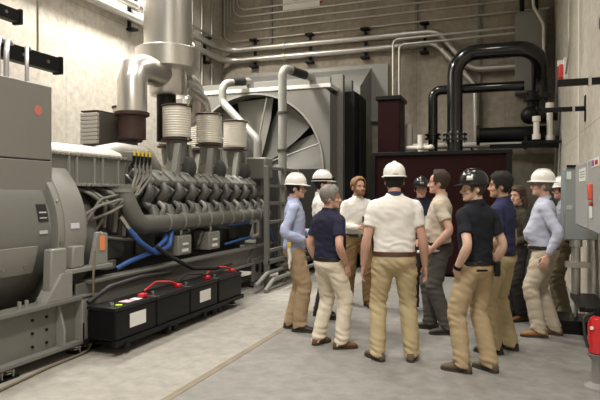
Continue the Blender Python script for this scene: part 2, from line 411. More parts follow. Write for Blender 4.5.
        rg = MB(); q = MB(); limb(q, [V((0, .118, .062)), V((0, .108, .108)), V((0, .06, .165)), V((0, -.006, .177)), V((0, -.07, .165)), V((0, -.118, .108)), V((0, -.13, .062))], [(.008, .004)] + [(.016, .005)] * 5 + [(.008, .004)], n=8, sub=4, ref=V((0, 1, 0))); rg.add(q.v, q.f, MH)
        rg.build('ridge', hmat, hatp, world=False)
        if cap_badge:
            for (az, z0, wd, hg, cm, nm) in cap_badge:
                a = math.radians(90 - az); st = MB(); G = []
                for zz in (z0, z0 + hg):
                    row = []
                    for i in range(6):
                        aa = a + wd / .12 * (i / 5 - .5)
                        rz = [(q_[1], q_[2]) for q_ in D]; zt = [q_[0] for q_ in D]
                        rx = piece(list(zip(zt, [r[0] for r in rz])), zz) + .0025; ry = piece(list(zip(zt, [r[1] for r in rz])), zz) + .0025
                        row.append(MH @ V((rx * math.cos(aa), -.006 + ry * math.sin(aa), zz)))
                    G.append(row)
                vs = G[0] + G[1]; st.add(vs, [(i, i + 1, i + 7, i + 6) for i in range(5)]); so = st.build(nm, mat('sticker_%s' % cm[0], cm[1], .5), hatp, world=False); solid(so, .0015)
    if glasses:
        gm = mat('glasses_frame', (.015, .015, .015), .3); g = MB()
        for sx in (-1, 1):
            q = MB(); q.tube([V((sx * .031 + .019 * math.cos(a), .1, .003 + .014 * math.sin(a))) for a in [2 * math.pi * i / 14 for i in range(15)]], .0022, 6)
            q.tube([V((sx * .05, .098, .006)), V((sx * .076, .07, .006)), V((sx * .085, -.01, .002))], .0022, 6); g.add(q.v, q.f, MH)
        q = MB(); q.tube([V((-.012, .101, .006)), V((.012, .101, .006))], .0022, 6); g.add(q.v, q.f, MH); g.build('glasses', gm, root, world=False)
    # ----- shirt
    sm = shirt; s = MB(); sd = rnd.random() * 50
    def bel(z): return belly * math.exp(-((z - .18) / .11) ** 2)
    s.rings([[T(p * k) for p in se(hw * girth, yf * girth ** .6 + bel(z), yb * girth ** .6, z, 32)] for z, hw, yf, yb in TOR])
    if untuck: s.rings([[T(p * k) for p in se(hw * girth, yf * girth ** .6 + belly * .5, yb * girth ** .6, z, 32)] for z, hw, yf, yb in ((.04 - untuck, .188, .124, -.148), (.06 - untuck * .5, .184, .122, -.142), (.09, .174, .118, -.122))])
    for key, sx in (('L', -1), ('R', 1)):
        sh, el, wr = ARM[key]; g = girth ** .5 * k; inn = T(V((sx * .12 * k, -.012 * k, .44 * k)))
        if sleeve == 'short':
            limb(s, [inn, sh, sh.lerp(el, .3), sh.lerp(el, .62)], [.07 * g, .064 * g, .062 * g, .064 * g], n=18, ends=False)
        else:
            limb(s, [inn, sh, sh.lerp(el, .5), sh.lerp(el, .95), el.lerp(wr, .3), el.lerp(wr, .75), el.lerp(wr, .95)], [.07 * g, .063 * g, .058 * g, .054 * g, .052 * g, .043 * g, .037 * g], n=18, ends=False)
    def wr_shirt(c):
        zz = c.z - hz; return .009 * noise.noise(V((c.x * 8 + sd, c.y * 9, c.z * 6))) + .007 * noise.noise(V((c.x * 12 + c.z * 10, c.y * 14 + sd, c.z * 20))) + (.004 * math.sin(c.z * 75 + 6 * noise.noise(c * 7)) * max(0, 1 - abs(zz - .12) / .07))
    so = mesh_obj('shirt', remesh(s, 'shirt', .011, 3, wr_shirt), sm, root)
    if sleeve != 'tee':
        cm = collar or sm; c = MB()
        Rr = []
        for ang in range(0, 37):
            a = math.radians(-90 + ang * 10) ; fr = (1 + math.sin(a)) / 2
            Rr.append([T(V(((.062 + dr) * math.cos(a), -.018 + (.055 + dr) * math.sin(a), z - .03 * fr)) * k) for dr, z in ((.004, .565), (.0, .60), (.008, .602), (.016, .555 - .012 * fr))])
        c.rings(Rr, cap=False); c.build('collar', cm, so, world=False)
    # ----- trousers, belt, shoes
    t = MB(); g = girth ** .8
    t.rings([[pel + p * k for p in se(hw * g, yf + belly * f, yb * g, z, 30)] for z, hw, yf, yb, f in ((-.13, .06, .04, -.05, 0), (-.10, .135, .085, -.11, 0), (-.05, .172, .108, -.135, .1), (-.01, .177, .112, -.136, .3), (.025, .173, .112, -.128, .5), (.052, .168, .11, -.12, .7))])
    for (a, kn, an), (fx, fy, toe) in zip(knees, feet):
        tz = math.radians(toe); dn = V((0, 0, -.035 * k))
        limb(t, [a + V((0, -.008 * k, .03 * k)), a.lerp(kn, .35), a.lerp(kn, .75), kn, kn.lerp(an, .3), kn.lerp(an, .7), an + V((0, .006, .0)), an + dn + V((-math.sin(tz), math.cos(tz), 0)) * .012], [(.096 * g * k, .104 * k * g), (.095 * k * g, .102 * k * g), (.088 * k, .094 * k), (.083 * k, .088 * k), (.080 * k, .085 * k), (.075 * k, .082 * k), (.073 * k, .083 * k), (.073 * k, .090 * k)], n=20, sub=5, ends=False)
    kz = sum(kn.z for _, kn, _ in knees) / 2; sd2 = rnd.random() * 50
    def wr_pants(c):
        wk = max(0, 1 - abs(c.z - kz) / .16); wh = max(0, 1 - (c.z - .05) / .2) if c.z > .05 else 1; wc = max(0, 1 - abs(c.z - hz + .12) / .14)
        return .006 * noise.noise(V((c.x * 8 + sd2, c.y * 8, c.z * 4))) + (.005 + .011 * max(wk, wh, wc)) * noise.noise(V((c.x * 10, c.y * 10 + sd2, c.z * 24 + c.x * 14))) + .004 * wh * math.sin(c.z * 110 + c.x * 30)
    mesh_obj('trousers', remesh(t, 'trousers', .011, 3, wr_pants), pants, root)
    if belt:
        bb = MB(); bb.rings([[pel + p * k for p in se(hw * g + .006, yf + belly * .55 + .006, yb * g - .007, z, 36)] for z, hw, yf, yb in ((.010, .174, .112, -.130), (.03, .173, .112, -.127), (.049, .170, .111, -.123))])
        bo = bb.build('belt', mat(belt, *BELT[belt]), root, world=False)
        yb_ = .117 + belly * .55
        bk = MB().box(-.022, .022, yb_ - .004, yb_ + .006, .008, .05, Matrix.Translation(pel) @ Matrix.Scale(k, 4)); bk.build('buckle', mat('buckle_steel', (.5, .48, .42), .3, 1.0), bo, world=False, bevel=.002)
    for (an, tz) in ankles:
        Ms = Matrix.Translation(V((an.x, an.y, 0))) @ R3(tz, 4, 'Z') @ Matrix.Scale(k, 4); sh_ = MB(); Rg = []
        for y, hw, h in ((-.088, .02, .05), (-.08, .031, .075), (-.05, .037, .098), (.0, .038, .108), (.035, .039, .098), (.075, .043, .078), (.115, .0465, .064), (.15, .044, .056), (.175, .034, .048), (.19, .014, .038)):
            Rg.append([Ms @ V((hw * math.copysign(abs(math.cos(a)) ** .8, math.cos(a)), y, .012 + (h - .012) * (.5 + .5 * math.copysign(abs(math.sin(a)) ** .8, math.sin(a))))) for a in [2 * math.pi * i / 18 for i in range(18)]])
        sh_.rings(Rg); so_ = sh_.build('shoe', mat(shoes, *SHOE[shoes]), root, world=False)
        out = [(.0, -.094), (.026, -.086), (.038, -.055), (.036, -.01), (.04, .05), (.05, .10), (.048, .145), (.036, .18), (.012, .198)]
        poly = out + [(-x, y) for x, y in reversed(out[1:])]
        MB().prism(poly, .0, .024, 'Z', Ms).build('sole', mat('sole_%s' % SHOE_SOLE.get(shoes, 'dark'), (.05, .04, .032) if SHOE_SOLE.get(shoes, 'dark') == 'dark' else (.5, .46, .38), .8), so_, world=False)
        lc = MB()
        for i in range(4):
            y = .04 + i * .018; h = piece([(.0, .108), (.035, .098), (.075, .078), (.115, .064)], y) + .002
            lc.tube([Ms @ V((-.02, y, h - .008)), Ms @ V((0, y + .003, h)), Ms @ V((.02, y, h - .008))], .0028, 6)
        lc.build('laces', mat('laces_dark', (.05, .04, .03), .8), so_, world=False)
    root['_k'] = k
    return root, dict(pel=pel, T=T, MH=MH, ARM=ARM, k=k, hz=hz)
HAIR = dict(hair_brown=((.045, .027, .016), .8), hair_dark=((.010, .008, .007), .85), hair_grey=((.20, .18, .16), .6, 0, .5, 60), hair_blond=((.26, .135, .06), .75, 0, .3, 50), beard_blond=((.24, .12, .06), .8), hair_chestnut=((.045, .023, .013), .7))
HATM = dict(hat_white=((.80, .78, .73), .28), hat_black=((.013, .014, .014), .22))
BELT = dict(belt_black=((.012, .011, .010), .45), belt_brown=((.07, .03, .016), .45))
SHOE = dict(shoe_dark=((.045, .035, .028), .6), shoe_brown=((.17, .075, .032), .5), shoe_tan=((.32, .16, .055), .6), shoe_taupe=((.13, .095, .065), .7), shoe_black=((.018, .017, .016), .5))
SHOE_SOLE = dict(shoe_brown='pale' if 0 else 'dark')
def cloth(name, col, rough=.85, b=.12): return mat(name, col, rough, var=.10, vscale=9, bump=b, bscale=14, spec=.25)
# ---------------------------------------------------------------- the room
XL, XR, YB, YF, HC = ROOM['xl'], ROOM['xr'], ROOM['yb'], ROOM['yf'], ROOM['h']
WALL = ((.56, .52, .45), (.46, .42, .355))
WALLB = ((.41, .362, .29), (.30, .26, .20))  # darker copy of the wall concrete, weaker light at the back painted in
struct('floor', MB().box(XL - .3, XR + .3, YF - .3, YB + .3, -.2, 0), concrete('concrete_floor', (.40, .375, .335), (.31, .288, .25), None, .8, rough=.62, slab=(-2.45, (.71, .73, .755))))
struct('ceiling', MB().box(XL - .3, XR + .3, YF - .3, YB + .3, HC, HC + .2), mat('ceiling_grey', (.30, .28, .25), .9, var=.2))
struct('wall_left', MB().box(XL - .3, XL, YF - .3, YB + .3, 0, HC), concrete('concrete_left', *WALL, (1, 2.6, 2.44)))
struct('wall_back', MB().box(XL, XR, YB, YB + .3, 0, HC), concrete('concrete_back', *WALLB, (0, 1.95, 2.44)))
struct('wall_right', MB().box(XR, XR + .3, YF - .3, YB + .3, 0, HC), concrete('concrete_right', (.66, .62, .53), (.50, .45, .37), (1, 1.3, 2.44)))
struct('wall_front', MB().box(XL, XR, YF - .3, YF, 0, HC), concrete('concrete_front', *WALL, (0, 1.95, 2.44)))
# control joint sawn in the floor, with its dusty filler
j = MB().box(-2.485, -2.415, YF, 9.6, 0, .004).build('trim_floor_joint', mat('joint_filler', (.25, .21, .155), .95, var=.4, vscale=3), smooth=0); j['kind'] = 'structure'

ENG = mat('engine_grey', (.098, .096, .084), .4, var=.15, vscale=6)
GREY = mat('machine_grey', (.16, .158, .141), .42, var=.10, vscale=2.5, bump=.03, bscale=60)
GREY2 = mat('machine_grey_light', (.25, .247, .225), .38, var=.08, vscale=3)
GREYD = mat('machine_grey_dark', (.055, .054, .049), .5, var=.2, vscale=5)
CAB = mat('cabinet_grey', (.19, .187, .165), .45, var=.06, vscale=1.5)
BLK = mat('black_paint', (.008, .008, .008), .45, spec=.2)
RUB = mat('black_rubber', (.014, .013, .012), .6)
GAL = mat('galvanised_steel', (.62, .60, .56), .38, .85, var=.15, vscale=9)
STEEL = mat('bolt_steel', (.55, .53, .49), .3, 1.0)
ALU = mat('cladding_aluminium', (.72, .70, .66), .32, .9, var=.06, vscale=3)
BELL = mat('bellows_cream', (.72, .68, .59), .45, .25, var=.10, vscale=8)
RUST = mat('rust_brown', (.042, .018, .013), .55, var=.35, vscale=8)
WHITE = mat('white_label', (.78, .77, .74), .6)
REDM = mat('signal_red', (.55, .025, .03), .4)
MAROON = mat('maroon_paint', (.017, .0035, .0035), .5, var=.2, vscale=2, spec=.12)
BLUE = mat('hose_blue', (.03, .085, .27), .45)
HOSE = mat('hose_grey', (.20, .19, .165), .6)
COPPER = mat('copper_pipe', (.42, .19, .10), .35, .8)

# ---------------------------------------------------------------- generator skid
sk_ = thing('diesel_generator', 'huge grey diesel generator on a steel skid, filling the left side of the room', 'generator', (-5.0, 6.2, 0))
def ibeam(x, s):
    b = MB(); b.box(x - .012, x + .012, 2.4, 4.62, .10, .56)
    b.box(x - .10, x + .10, 2.4, 5.0, .10, .135); b.box(x - .10, x + .10, 2.4, 4.75, .535, .57); b.box(x - .012, x + .012, 4.62, 9.9, .43, .68)
    b.box(x - .09, x + .09, 4.75, 9.9, .67, .70); b.box(x - .09, x + .09, 4.62, 9.9, .40, .43); b.box(x - .2 * s - .09, x - .2 * s + .09, 5.0, 9.9, .10, .135)
    return b
ibeam(-4.03, 1).build('side_beam', GREY, sk_, bevel=.004); ibeam(-5.97, -1).build('side_beam', GREY, sk_, bevel=.004)
for y in (2.6, 4.5, 6.4, 8.3, 9.8): MB().box(-5.9, -4.1, y - .06, y + .06, .14, .5).build('cross_member', GREYD, sk_)
for y in (4.36, 4.62):
    MB().prism([(-4.02, .135), (-3.93, .135), (-3.93, .3), (-4.0, .535), (-4.02, .535)], y - .012, y + .012).build('gusset', GREY2, sk_)
MB().box(-4.1, -3.93, 4.60, 4.86, .135, .56).build('end_block', GREY2, sk_, bevel=.006)
for y in (3.0, 3.35, 3.6, 4.05, 4.22):
    for z in (.2, .32, .44):
        if y > 3.9 or z > .3: MB().cyl((-4.02, y, z), (-4.005, y, z), .014, n=8).build('bolt', BLK, sk_)
MB().prism([(4.16, .57), (4.50, .57), (4.50, .82), (4.36, .82)], -4.10, -3.96, 'X').build('gusset', GREY2, sk_, bevel=.004)
MB().box(-4.12, -3.97, 4.42, 5.12, .80, .84).build('upper_rail', GREY2, sk_, bevel=.004)
for y in (3.92, 4.0, 4.14): MB().cyl((-4.03, y, .57), (-4.03, y, .63), .018, n=8).build('bolt', GREY2, sk_)
for y in (5.45, 6.5, 7.4, 8.3): MB().box(-4.045, -4.015, y - .03, y + .03, .13, .42).build('strut', GREYD, sk_)
MB().prism([(8.55, .43), (9.0, .43), (9.0, .72), (8.9, .72)], -4.06, -4.0, 'X').build('gusset', GREY, sk_)
pl_ = MB()
ring_o = [(8.70, .12), (9.06, .12), (9.06, .50), (8.70, .50)]
pl_.prism(ring_o, -3.98, -3.95, 'X').build('end_plate', GREY, sk_, bevel=.004)
MB().cyl((-3.96, 8.88, .33), (-3.945, 8.88, .33), .075, n=20).build('plate_hole', BLK, sk_)
for y in (3.55, 3.68, 3.8, 4.62, 4.76, 4.9, 6.35, 6.5, 7.5, 7.64, 8.9):
    s_ = MB(); s_.box(-4.1, -3.96, y - .055, y + .055, 0, .018); s_.cyl((-4.03, y, .018), (-4.03, y, .1), .026, n=10)
    o = s_.build('spring_mount', BLK, sk_)
    t = [V((-4.03 + .042 * math.cos(a * .55), y + .042 * math.sin(a * .55), .02 + .078 * a / 40)) for a in range(41)]
    MB().tube(t, .008, 6).build('spring', GAL, o)
    MB().cyl((-3.975, y, .01), (-3.975, y, .075), .011, n=8).build('bolt', STEEL, o)

# ---------------------------------------------------------------- alternator with its terminal cabinet
al = sk_
AX, AZ = -5.0, 1.20
MB().lathe([(.0, 2.5), (.86, 2.5), (.86, 4.40), (.83, 4.42)], (AX, 0, AZ), 'Y', 64, cap=False).build('stator_housing', GREY, al)
MB().lathe([(.80, 4.40), (.80, 4.47), (.90, 4.47), (.90, 4.86), (.86, 4.92), (.66, 5.14), (.62, 5.16), (.0, 5.16)], (AX, 0, AZ), 'Y', 64, cap=False).build('end_bell', GREY2, al, bevel=.006)
MB().lathe([(.905, 4.55), (.912, 4.57), (.912, 4.84), (.905, 4.86)], (AX, 0, AZ), 'Y', 64, cap=False).build('cover_band', GREY2, al)
for i, (a, yy) in enumerate(((20, 4.50), (-6, 4.50), (-30, 4.50), (48, 4.50))):
    x, z = AX + .9 * math.cos(math.radians(a)), AZ + .9 * math.sin(math.radians(a)); MB().cyl((x, yy - .015, z), (x, yy + .015, z), .014, n=8).build('bolt', STEEL, al)
cb = MB().box(-5.75, -4.25, 2.7, 4.54, 1.26, 1.905).box(-5.75, -4.25, 2.7, 4.54, 1.915, 2.645).build('terminal_cabinet', CAB, al, bevel=.008)
MB().box(-5.74, -4.262, 2.71, 4.53, 1.90, 1.92).build('seam', BLK, cb)
MB().box(-5.78, -4.22, 2.7, 4.57, 1.225, 1.262).build('base_flange', GREY, cb, bevel=.004)
for y in (3.75, 3.98, 4.2, 4.42): MB().cyl((-4.22, y, 1.245), (-4.21, y, 1.245), .012, n=8).build('bolt', STEEL, cb)
MB().cyl((-4.25, 4.36, 2.39), (-4.247, 4.36, 2.39), .05, n=20).build('round_sticker', mat('sticker_red', (.50, .15, .12), .7), cb)
def on_alt(name, m, a0, a1, y0, y1, r=.863, t=.006, parent=al):
    o = []; R = []
    for i in range(5):
        a = math.radians(a0 + (a1 - a0) * i / 4); R.append([V((AX + q * math.cos(a), y, AZ + q * math.sin(a))) for q, y in ((r, y0), (r + t, y0), (r + t, y1), (r, y1))])
    return MB().rings(R).build(name, m, parent)
wp = on_alt('warning_plate', mat('plate_black', (.02, .02, .02), .5), 8, 19, 4.26, 4.38)
on_alt('plate_print', mat('plate_white_print', (.5, .5, .48), .6), 13.2, 14.0, 4.275, 4.365, .868, .003, wp); on_alt('plate_print', mat('plate_white_print', (.5, .5, .48), .6), 9.8, 10.4, 4.275, 4.365, .868, .003, wp)
on_alt('rating_label', mat('label_lilac', (.62, .62, .66), .5), 2, 5.5, 4.62, 4.74, .912); on_alt('small_label', mat('label_pale', (.5, .49, .45), .5), 0, 2.2, 4.26, 4.36)
on_alt('side_cover', GREY2, -24, -7, 2.6, 4.22, .862, .03)
for y in (3.6, 3.86, 4.1):
    a = math.radians(-19); MB().cyl((AX + .89 * math.cos(a), y, AZ + .89 * math.sin(a)), (AX + .902 * math.cos(a), y, AZ + .902 * math.sin(a)), .014, n=8).build('bolt', STEEL, al)
for y0, y1, z1, xx in ((4.26, 4.46, 1.06, -3.99), (4.58, 4.74, 1.06, -4.02)):
    MB().prism([(y0 - .02, .66 if y0 < 4.4 else .84), (y1, .66 if y0 < 4.4 else .84), (y1, z1), (y0, z1)], xx - .10, xx, 'X').build('mounting_foot', GREY2, al, bevel=.015)
MB().prism([(4.84, .84), (5.1, .84), (5.1, 1.16), (5.0, 1.18), (4.93, 1.18)], -4.06, -4.02, 'X').build('mounting_bracket', GREY2, al, bevel=.006)
tg = thing('hang_tag', 'orange paper tag hanging from the grey mounting bracket of the alternator', 'tag', (-4.0, 5.02, .99))
MB().box(-4.016, -4.012, 4.965, 5.045, .985, 1.14).build('tag_card', mat('tag_orange', (.80, .26, .09), .7), tg)
MB().tube([(-4.016, 5.005, 1.13), (-4.010, 5.0, 1.16), (-4.03, 5.0, 1.183)], .003, 6).build('string', mat('string_white', (.6, .58, .5), .8), tg)

# ---------------------------------------------------------------- engine
en = sk_
MB().prism([(-5.5, .72), (-4.5, .72), (-4.42, 1.05), (-4.62, 1.45), (-4.75, 1.75), (-5.25, 1.75), (-5.38, 1.45), (-5.58, 1.05)], 5.16, 9.75).build('crankcase', GREYD, en, bevel=.02)
MB().box(-5.35, -4.65, 5.3, 9.7, .45, .72).build('oil_pan', GREYD, en, bevel=.03)
MB().lathe([(.0, 5.1), (.62, 5.1), (.66, 5.14), (.66, 5.34), (.5, 5.4), (.0, 5.4)], (AX, 0, 1.1), 'Y', 40, cap=False).build('flywheel_housing', GREY, en, bevel=.01)
for x in (-4.45, -5.55):
    for y in (5.6, 7.3, 9.2): MB().box(x - .08, x + .08, y - .1, y + .1, .69, .8).build('engine_mount', GREY, en, bevel=.01)
# charge air cooler above the flywheel end
ca = MB().box(-5.55, -4.36, 4.45, 5.86, 1.68, 2.0).build('charge_air_cooler', GREY, en, bevel=.01)
MB().box(-5.57, -4.33, 4.43, 5.88, 1.99, 2.02).build('flange', GREY2, ca, bevel=.004); MB().box(-5.57, -4.33, 4.43, 5.88, 1.665, 1.70).build('flange', GREY2, ca, bevel=.004)
MB().prism([(-5.5, 2.02), (-4.37, 2.02), (-4.40, 2.07), (-4.55, 2.13), (-4.9, 2.18), (-5.35, 2.16), (-5.5, 2.12)], 4.46, 5.84).build('cooler_cover', mat('cover_toplit', (.55, .535, .49), .3), ca, bevel=.02)  # pale colour holds the overhead light falling on the cover
for y in (4.62, 4.88, 5.0, 5.28, 5.42, 5.7): MB().box(-4.362, -4.335, y - .012, y + .012, 1.70, 1.99).build('rib', GREY2, ca)
for i in range(18):
    for z in (2.006, 1.683): MB().cyl((-4.33, 4.5 + i * .079, z), (-4.318, 4.5 + i * .079, z), .011, n=6).build('bolt', STEEL, ca)
MB().tube([(-4.75, 5.8, 2.07), (-4.75, 6.2, 2.15), (-4.85, 7.0, 2.16), (-4.9, 7.3, 1.95)], .10, 16, R=.3).build('air_duct', mat('cover_toplit', (.55, .535, .49), .3), en)  # shares the top-lit colour of the cooler cover
# cylinder heads, ten along the near bank
for i in range(10):
    y = 6.28 + i * .36
    M = Matrix.Translation(V((-4.52, y, 1.62))) @ Matrix.Rotation(math.radians(38), 4, 'Y')
    hd = MB().box(-.19, .17, -.135, .135, -.16, .14, M).build('cylinder_head', ENG, en, bevel=.02)
    q = MB(); q.prism([(-.16, -.12), (.10, -.14), (.14, 0), (.10, .14), (-.16, .12)], .14, .26, 'Z', M); q.build('rocker_cover', GREY, hd, bevel=.03)
    q = MB(); limb(q, [M @ V((.1, -.05, .2)), M @ V((.22, -.06, .15)), M @ V((.24, -.07, 0)), V((-4.17, y - .05, 1.36))], [.05, .062, .055, .05], n=10, sub=3); q.build('intake_elbow', ENG, hd)
    q = MB(); q.cyl(M @ V((.17, .07, .02)), M @ V((.22, .07, .02)), .045, n=12); q.cyl(M @ V((-.05, 0, .26)), M @ V((-.05, 0, .285)), .035, n=6); q.build('injector_cap', STEEL if i % 4 == 2 else GREY2, hd)
mp = MB(); mp.tube([(-4.3, 5.70, 1.66), (-4.22, 5.72, 1.45), (-4.16, 5.82, 1.21), (-4.16, 6.2, 1.21), (-4.16, 9.75, 1.21)], .115, 18, R=.25)
mp = mp.build('coolant_manifold', mat('manifold_grey', (.125, .122, .106), .42, var=.12), en)
MB().lathe([(.135, -.02), (.135, .02)], (-4.29, 5.7, 1.62), 'Z', 18).build('flange', GREY2, mp)
for i in range(10):
    y = 6.2 + i * .36
    q = MB(); q.cyl((-4.16, y, 1.26), (-4.22, y + .02, 1.43), .075, .055, 12); q.build('outlet_stub', ENG, mp)
    q = MB(); q.cyl((-4.16, y + .18, 1.21), (-4.16, y + .20, 1.21), .128, n=20); q.build('clamp_band', GREY2, mp)
    q = MB(); q.tube([(-4.14, y + .09, 1.32), (-4.10, y + .11, 1.40), (-4.2, y + .14, 1.47)], .03, 8, R=.05); q.build('bleed_pipe', ENG if i % 3 else GREY2, mp)
# turbochargers, funnels and bellows, near bank and far bank
for x, ys in ((-4.6, (7.41, 8.4, 9.36)), (-5.4, (7.3, 8.5, 9.4))):
    for y in ys:
        tb = MB(); tb.lathe([(.08, -.14), (.19, -.10), (.21, 0), (.19, .10), (.08, .14)], (x + .02, y + .12, 1.98), 'Y', 20); tb = tb.build('turbocharger', GREYD, en)
        MB().cyl((x + .02, y - .06, 1.98), (x + .02, y - .2, 1.98), .11, .09, 16).build('compressor_inlet', STEEL, tb)
        q = MB(); q.lathe([(.11, 2.02), (.13, 2.12), (.155, 2.3), (.155, 2.38)], (x, y, 0), n=22); fn = q.build('exhaust_funnel', GREY, en)
        for sy in (-1, 1):
            q = MB(); q.prism([(y + sy * .10, 2.32), (y + sy * .17, 2.32), (y + sy * .28, 1.85), (y + sy * .19, 1.80)], x + .06, x + .15, 'X'); q.build('turbo_brace', GREY2, fn, bevel=.008)
        be = MB(); pr = [(.205, 2.42)]
        for i in range(12): z = 2.44 + i * .036; pr += [(.203, z), (.209, z + .011), (.209, z + .025), (.203, z + .036)]
        be.lathe(pr + [(.205, 2.885)], (x, y, 0), n=36); be = be.build('exhaust_bellows', BELL, en, smooth=50)
        for z in (2.385, 2.885):
            MB().lathe([(.218, z - .016), (.226, z - .01), (.226, z + .01), (.218, z + .016)], (x, y, 0), n=32).build('clamp_ring', RUST, be)
            MB().box(x + .225, x + .26, y - .09, y - .05, z - .015, z + .015).build('clamp_bolt', STEEL, be)
# yellow-capped hose block beside the cooler
hb = MB().box(-4.44, -4.30, 5.90, 6.3, 1.98, 2.10).build('hose_manifold', GREY, en, bevel=.01)
for i in range(5):
    y = 5.93 + i * .082
    MB().cyl((-4.28, y, 2.05), (-4.28, y, 2.11 + .02 * (i % 2)), .0135, n=10).build('yellow_cap', mat('cap_yellow', (.75, .55, .03), .45), hb)
    MB().tube([(-4.28, y, 2.05), (-4.27, y + .01, 1.80), (-4.24 - .03 * (i % 2), y - .12 - .05 * i, 1.62 - .05 * (i % 3)), (-4.2 - .07 * (i % 2), 5.62 - .11 * i, 1.52 - .07 * (i % 3)), (-4.36, 5.45 - .12 * i, 1.28 - .1 * (i % 2))], .017, 8, R=.1).build('hose', HOSE, hb)
    MB().cyl((-4.28, y, 1.94), (-4.28, y, 2.05), .019, n=8).build('hose_fitting', BLK, hb)
# filters low on the block, near side
for y in (6.78, 7.62):
    fb = MB().box(-4.34, -4.08, y - .17, y + .17, .76, 1.02).build('fuel_filter', GREY2, en, bevel=.012)
    MB().box(-4.08, -4.074, y - .08, y + .08, .8, .84).box(-4.08, -4.074, y - .06, y + .08, .89, .92).build('filter_label', WHITE, fb)
    MB().cyl((-4.2, y + .08, 1.02), (-4.2, y + .08, 1.10), .03, n=10).build('filter_bolt', STEEL, fb)
    MB().tube([(-4.2, y - .1, .98), (-4.16, y - .27, 1.05), (-4.2, y - .28, .86), (-4.3, y - .2, .78)], .026, 8, R=.06).build('filter_pipe', GREY, fb)
for pts in ([(-4.12, 5.45, 1.32), (-4.06, 5.52, 1.18)], ):
    MB().tube(pts, .03, 10).build('hose_end', STEEL, en)
MB().tube([(-4.06, 5.52, 1.18), (-3.98, 5.62, 1.02), (-3.96, 5.92, .86), (-4.02, 6.3, .92), (-4.14, 6.55, 1.12)], .031, 12, R=.22).build('blue_hose', BLUE, en)
MB().tube([(-4.12, 5.38, .74), (-4.06, 5.5, .80), (-4.0, 5.9, .88), (-4.1, 6.35, 1.0), (-4.3, 6.6, 1.2)], .030, 12, R=.25).build('blue_hose', BLUE, en)
MB().tube([(-4.3, 8.05, 1.08), (-4.12, 8.25, 1.09), (-4.1, 8.9, 1.10)], .02, 10, R=.1).build('blue_hose', BLUE, en); MB().tube([(-4.1, 8.0, .80), (-4.06, 8.5, .84), (-4.1, 8.95, .84)], .02, 10, R=.1).build('blue_hose', BLUE, en)
MB().tube([(-4.12, 9.55, 1.2), (-4.05, 9.65, 1.0), (-4.0, 9.72, .7), (-4.02, 9.75, .45)], .022, 10, R=.2).build('blue_hose', BLUE, en)
MB().tube([(-4.1, 8.9, 1.10), (-4.1, 9.2, 1.12), (-4.1, 9.25, .85), (-4.1, 8.95, .84)], .04, 10, R=.06).build('drain_pipe', GREY2, en)
for i, (y, z, r) in enumerate(((9.75, 1.55, .26), (9.78, 1.05, .3), (9.78, 1.3, .12))):
    MB().lathe([(.0, 0), (r, 0), (r, .07), (r * .8, .10), (.0, .10)], (-4.7 - .2 * i, y, z), 'Y', 24, cap=False).build('pulley', GREYD, en)
MB().box(-4.5, -4.1, 9.6, 9.95, 1.85, 2.25).build('thermostat_housing', GREY, en, bevel=.03)
for i in range(7):    # loose loom of pipes hanging under the cooler
    y = 5.12 + .09 * i; MB().tube([(-4.5, y, 1.66), (-4.32 + .02 * (i % 3), y + .08, 1.58 - .04 * (i % 4)), (-4.26, y + .25, 1.45 - .03 * i), (-4.34, y + .32, 1.2 - .03 * i)], .02 + .006 * (i % 3), 8, R=.09).build('loom_pipe', GREYD if i % 2 else HOSE, en)
for i in range(6):
    y = 5.5 + .65 * i; MB().box(-4.45, -4.40, y, y + .4, .8, 1.08).build('inspection_cover', GREYD, en, bevel=.02)
    MB().tube([(-4.38, y, 1.08), (-4.28, y + .2, 1.04), (-4.33, y + .5, 1.02), (-4.38, y + .6, 1.06)], .02, 8, R=.1).build('fuel_pipe', GREYD if i % 2 else GREY, en)
# louvred air filter on the far bank
af = thing('air_filter_box', 'small grey louvred air filter box above the cooler by the bright wall', 'air filter', (-5.48, 6.78, 2.24))
MB().box(-5.62, -5.33, 6.58, 7.0, 2.24, 2.74).build('filter_housing', mat('filter_grey', (.10, .085, .07), .5), af, bevel=.01)
for i in range(8): MB().box(-5.62, -5.33, 6.53, 6.58, 2.28 + i * .055, 2.33 + i * .055).build('louvre', mat('louvre_pale', (.42, .39, .35), .5), af, bevel=.008)
MB().box(-5.622, -5.328, 6.55, 7.0, 2.735, 2.752).build('cap', RUST, af, bevel=.005)

# ---------------------------------------------------------------- exhaust stack
ex = thing('exhaust_stack', 'fat silver clad exhaust stack rising from the engine to the ceiling', 'exhaust stack', (-5.0, 7.8, 2.9))
MB().lathe([(.375, 3.80), (.375, HC - .02)], (-5.0, 7.8, 0), n=48).build('stack_shell', ALU, ex)
MB().lathe([(.36, 3.50), (.50, 3.53), (.50, 3.84), (.375, 3.88)], (-5.0, 7.8, 0), n=48).build('collar_band', ALU, ex, bevel=.008)
MB().lathe([(.26, 3.12), (.29, 3.16), (.29, 3.53)], (-5.0, 7.8, 0), n=36).build('lower_pipe', ALU, ex)
MB().lathe([(.15, 2.40), (.15, 3.14)], (-5.0, 7.75, 0), n=28).build('flue', BLK, ex)
MB().tube(bend([(-5.0, 7.75, 3.42), (-5.02, 6.9, 3.42), (-5.02, 6.9, 2.74)], .24, 2), .21, 28).build('branch_pipe', ALU, ex)
br_ = MB().lathe([(.195, 2.36), (.195, 2.72)], (-5.02, 6.9, 0), n=28).build('branch_flue', RUST, ex)
for z in (2.72,): MB().lathe([(.23, z - .03), (.245, z - .02), (.245, z + .02), (.23, z + .03)], (-5.02, 6.9, 0), n=28).build('clamp_ring', RUST, br_)
MB().tube([(-5.0, 7.85, 3.40), (-5.0, 8.6, 3.40), (-5.1, 8.75, 2.9), (-5.35, 8.5, 2.88)], .19, 24, R=.3).build('branch_pipe', ALU, ex)
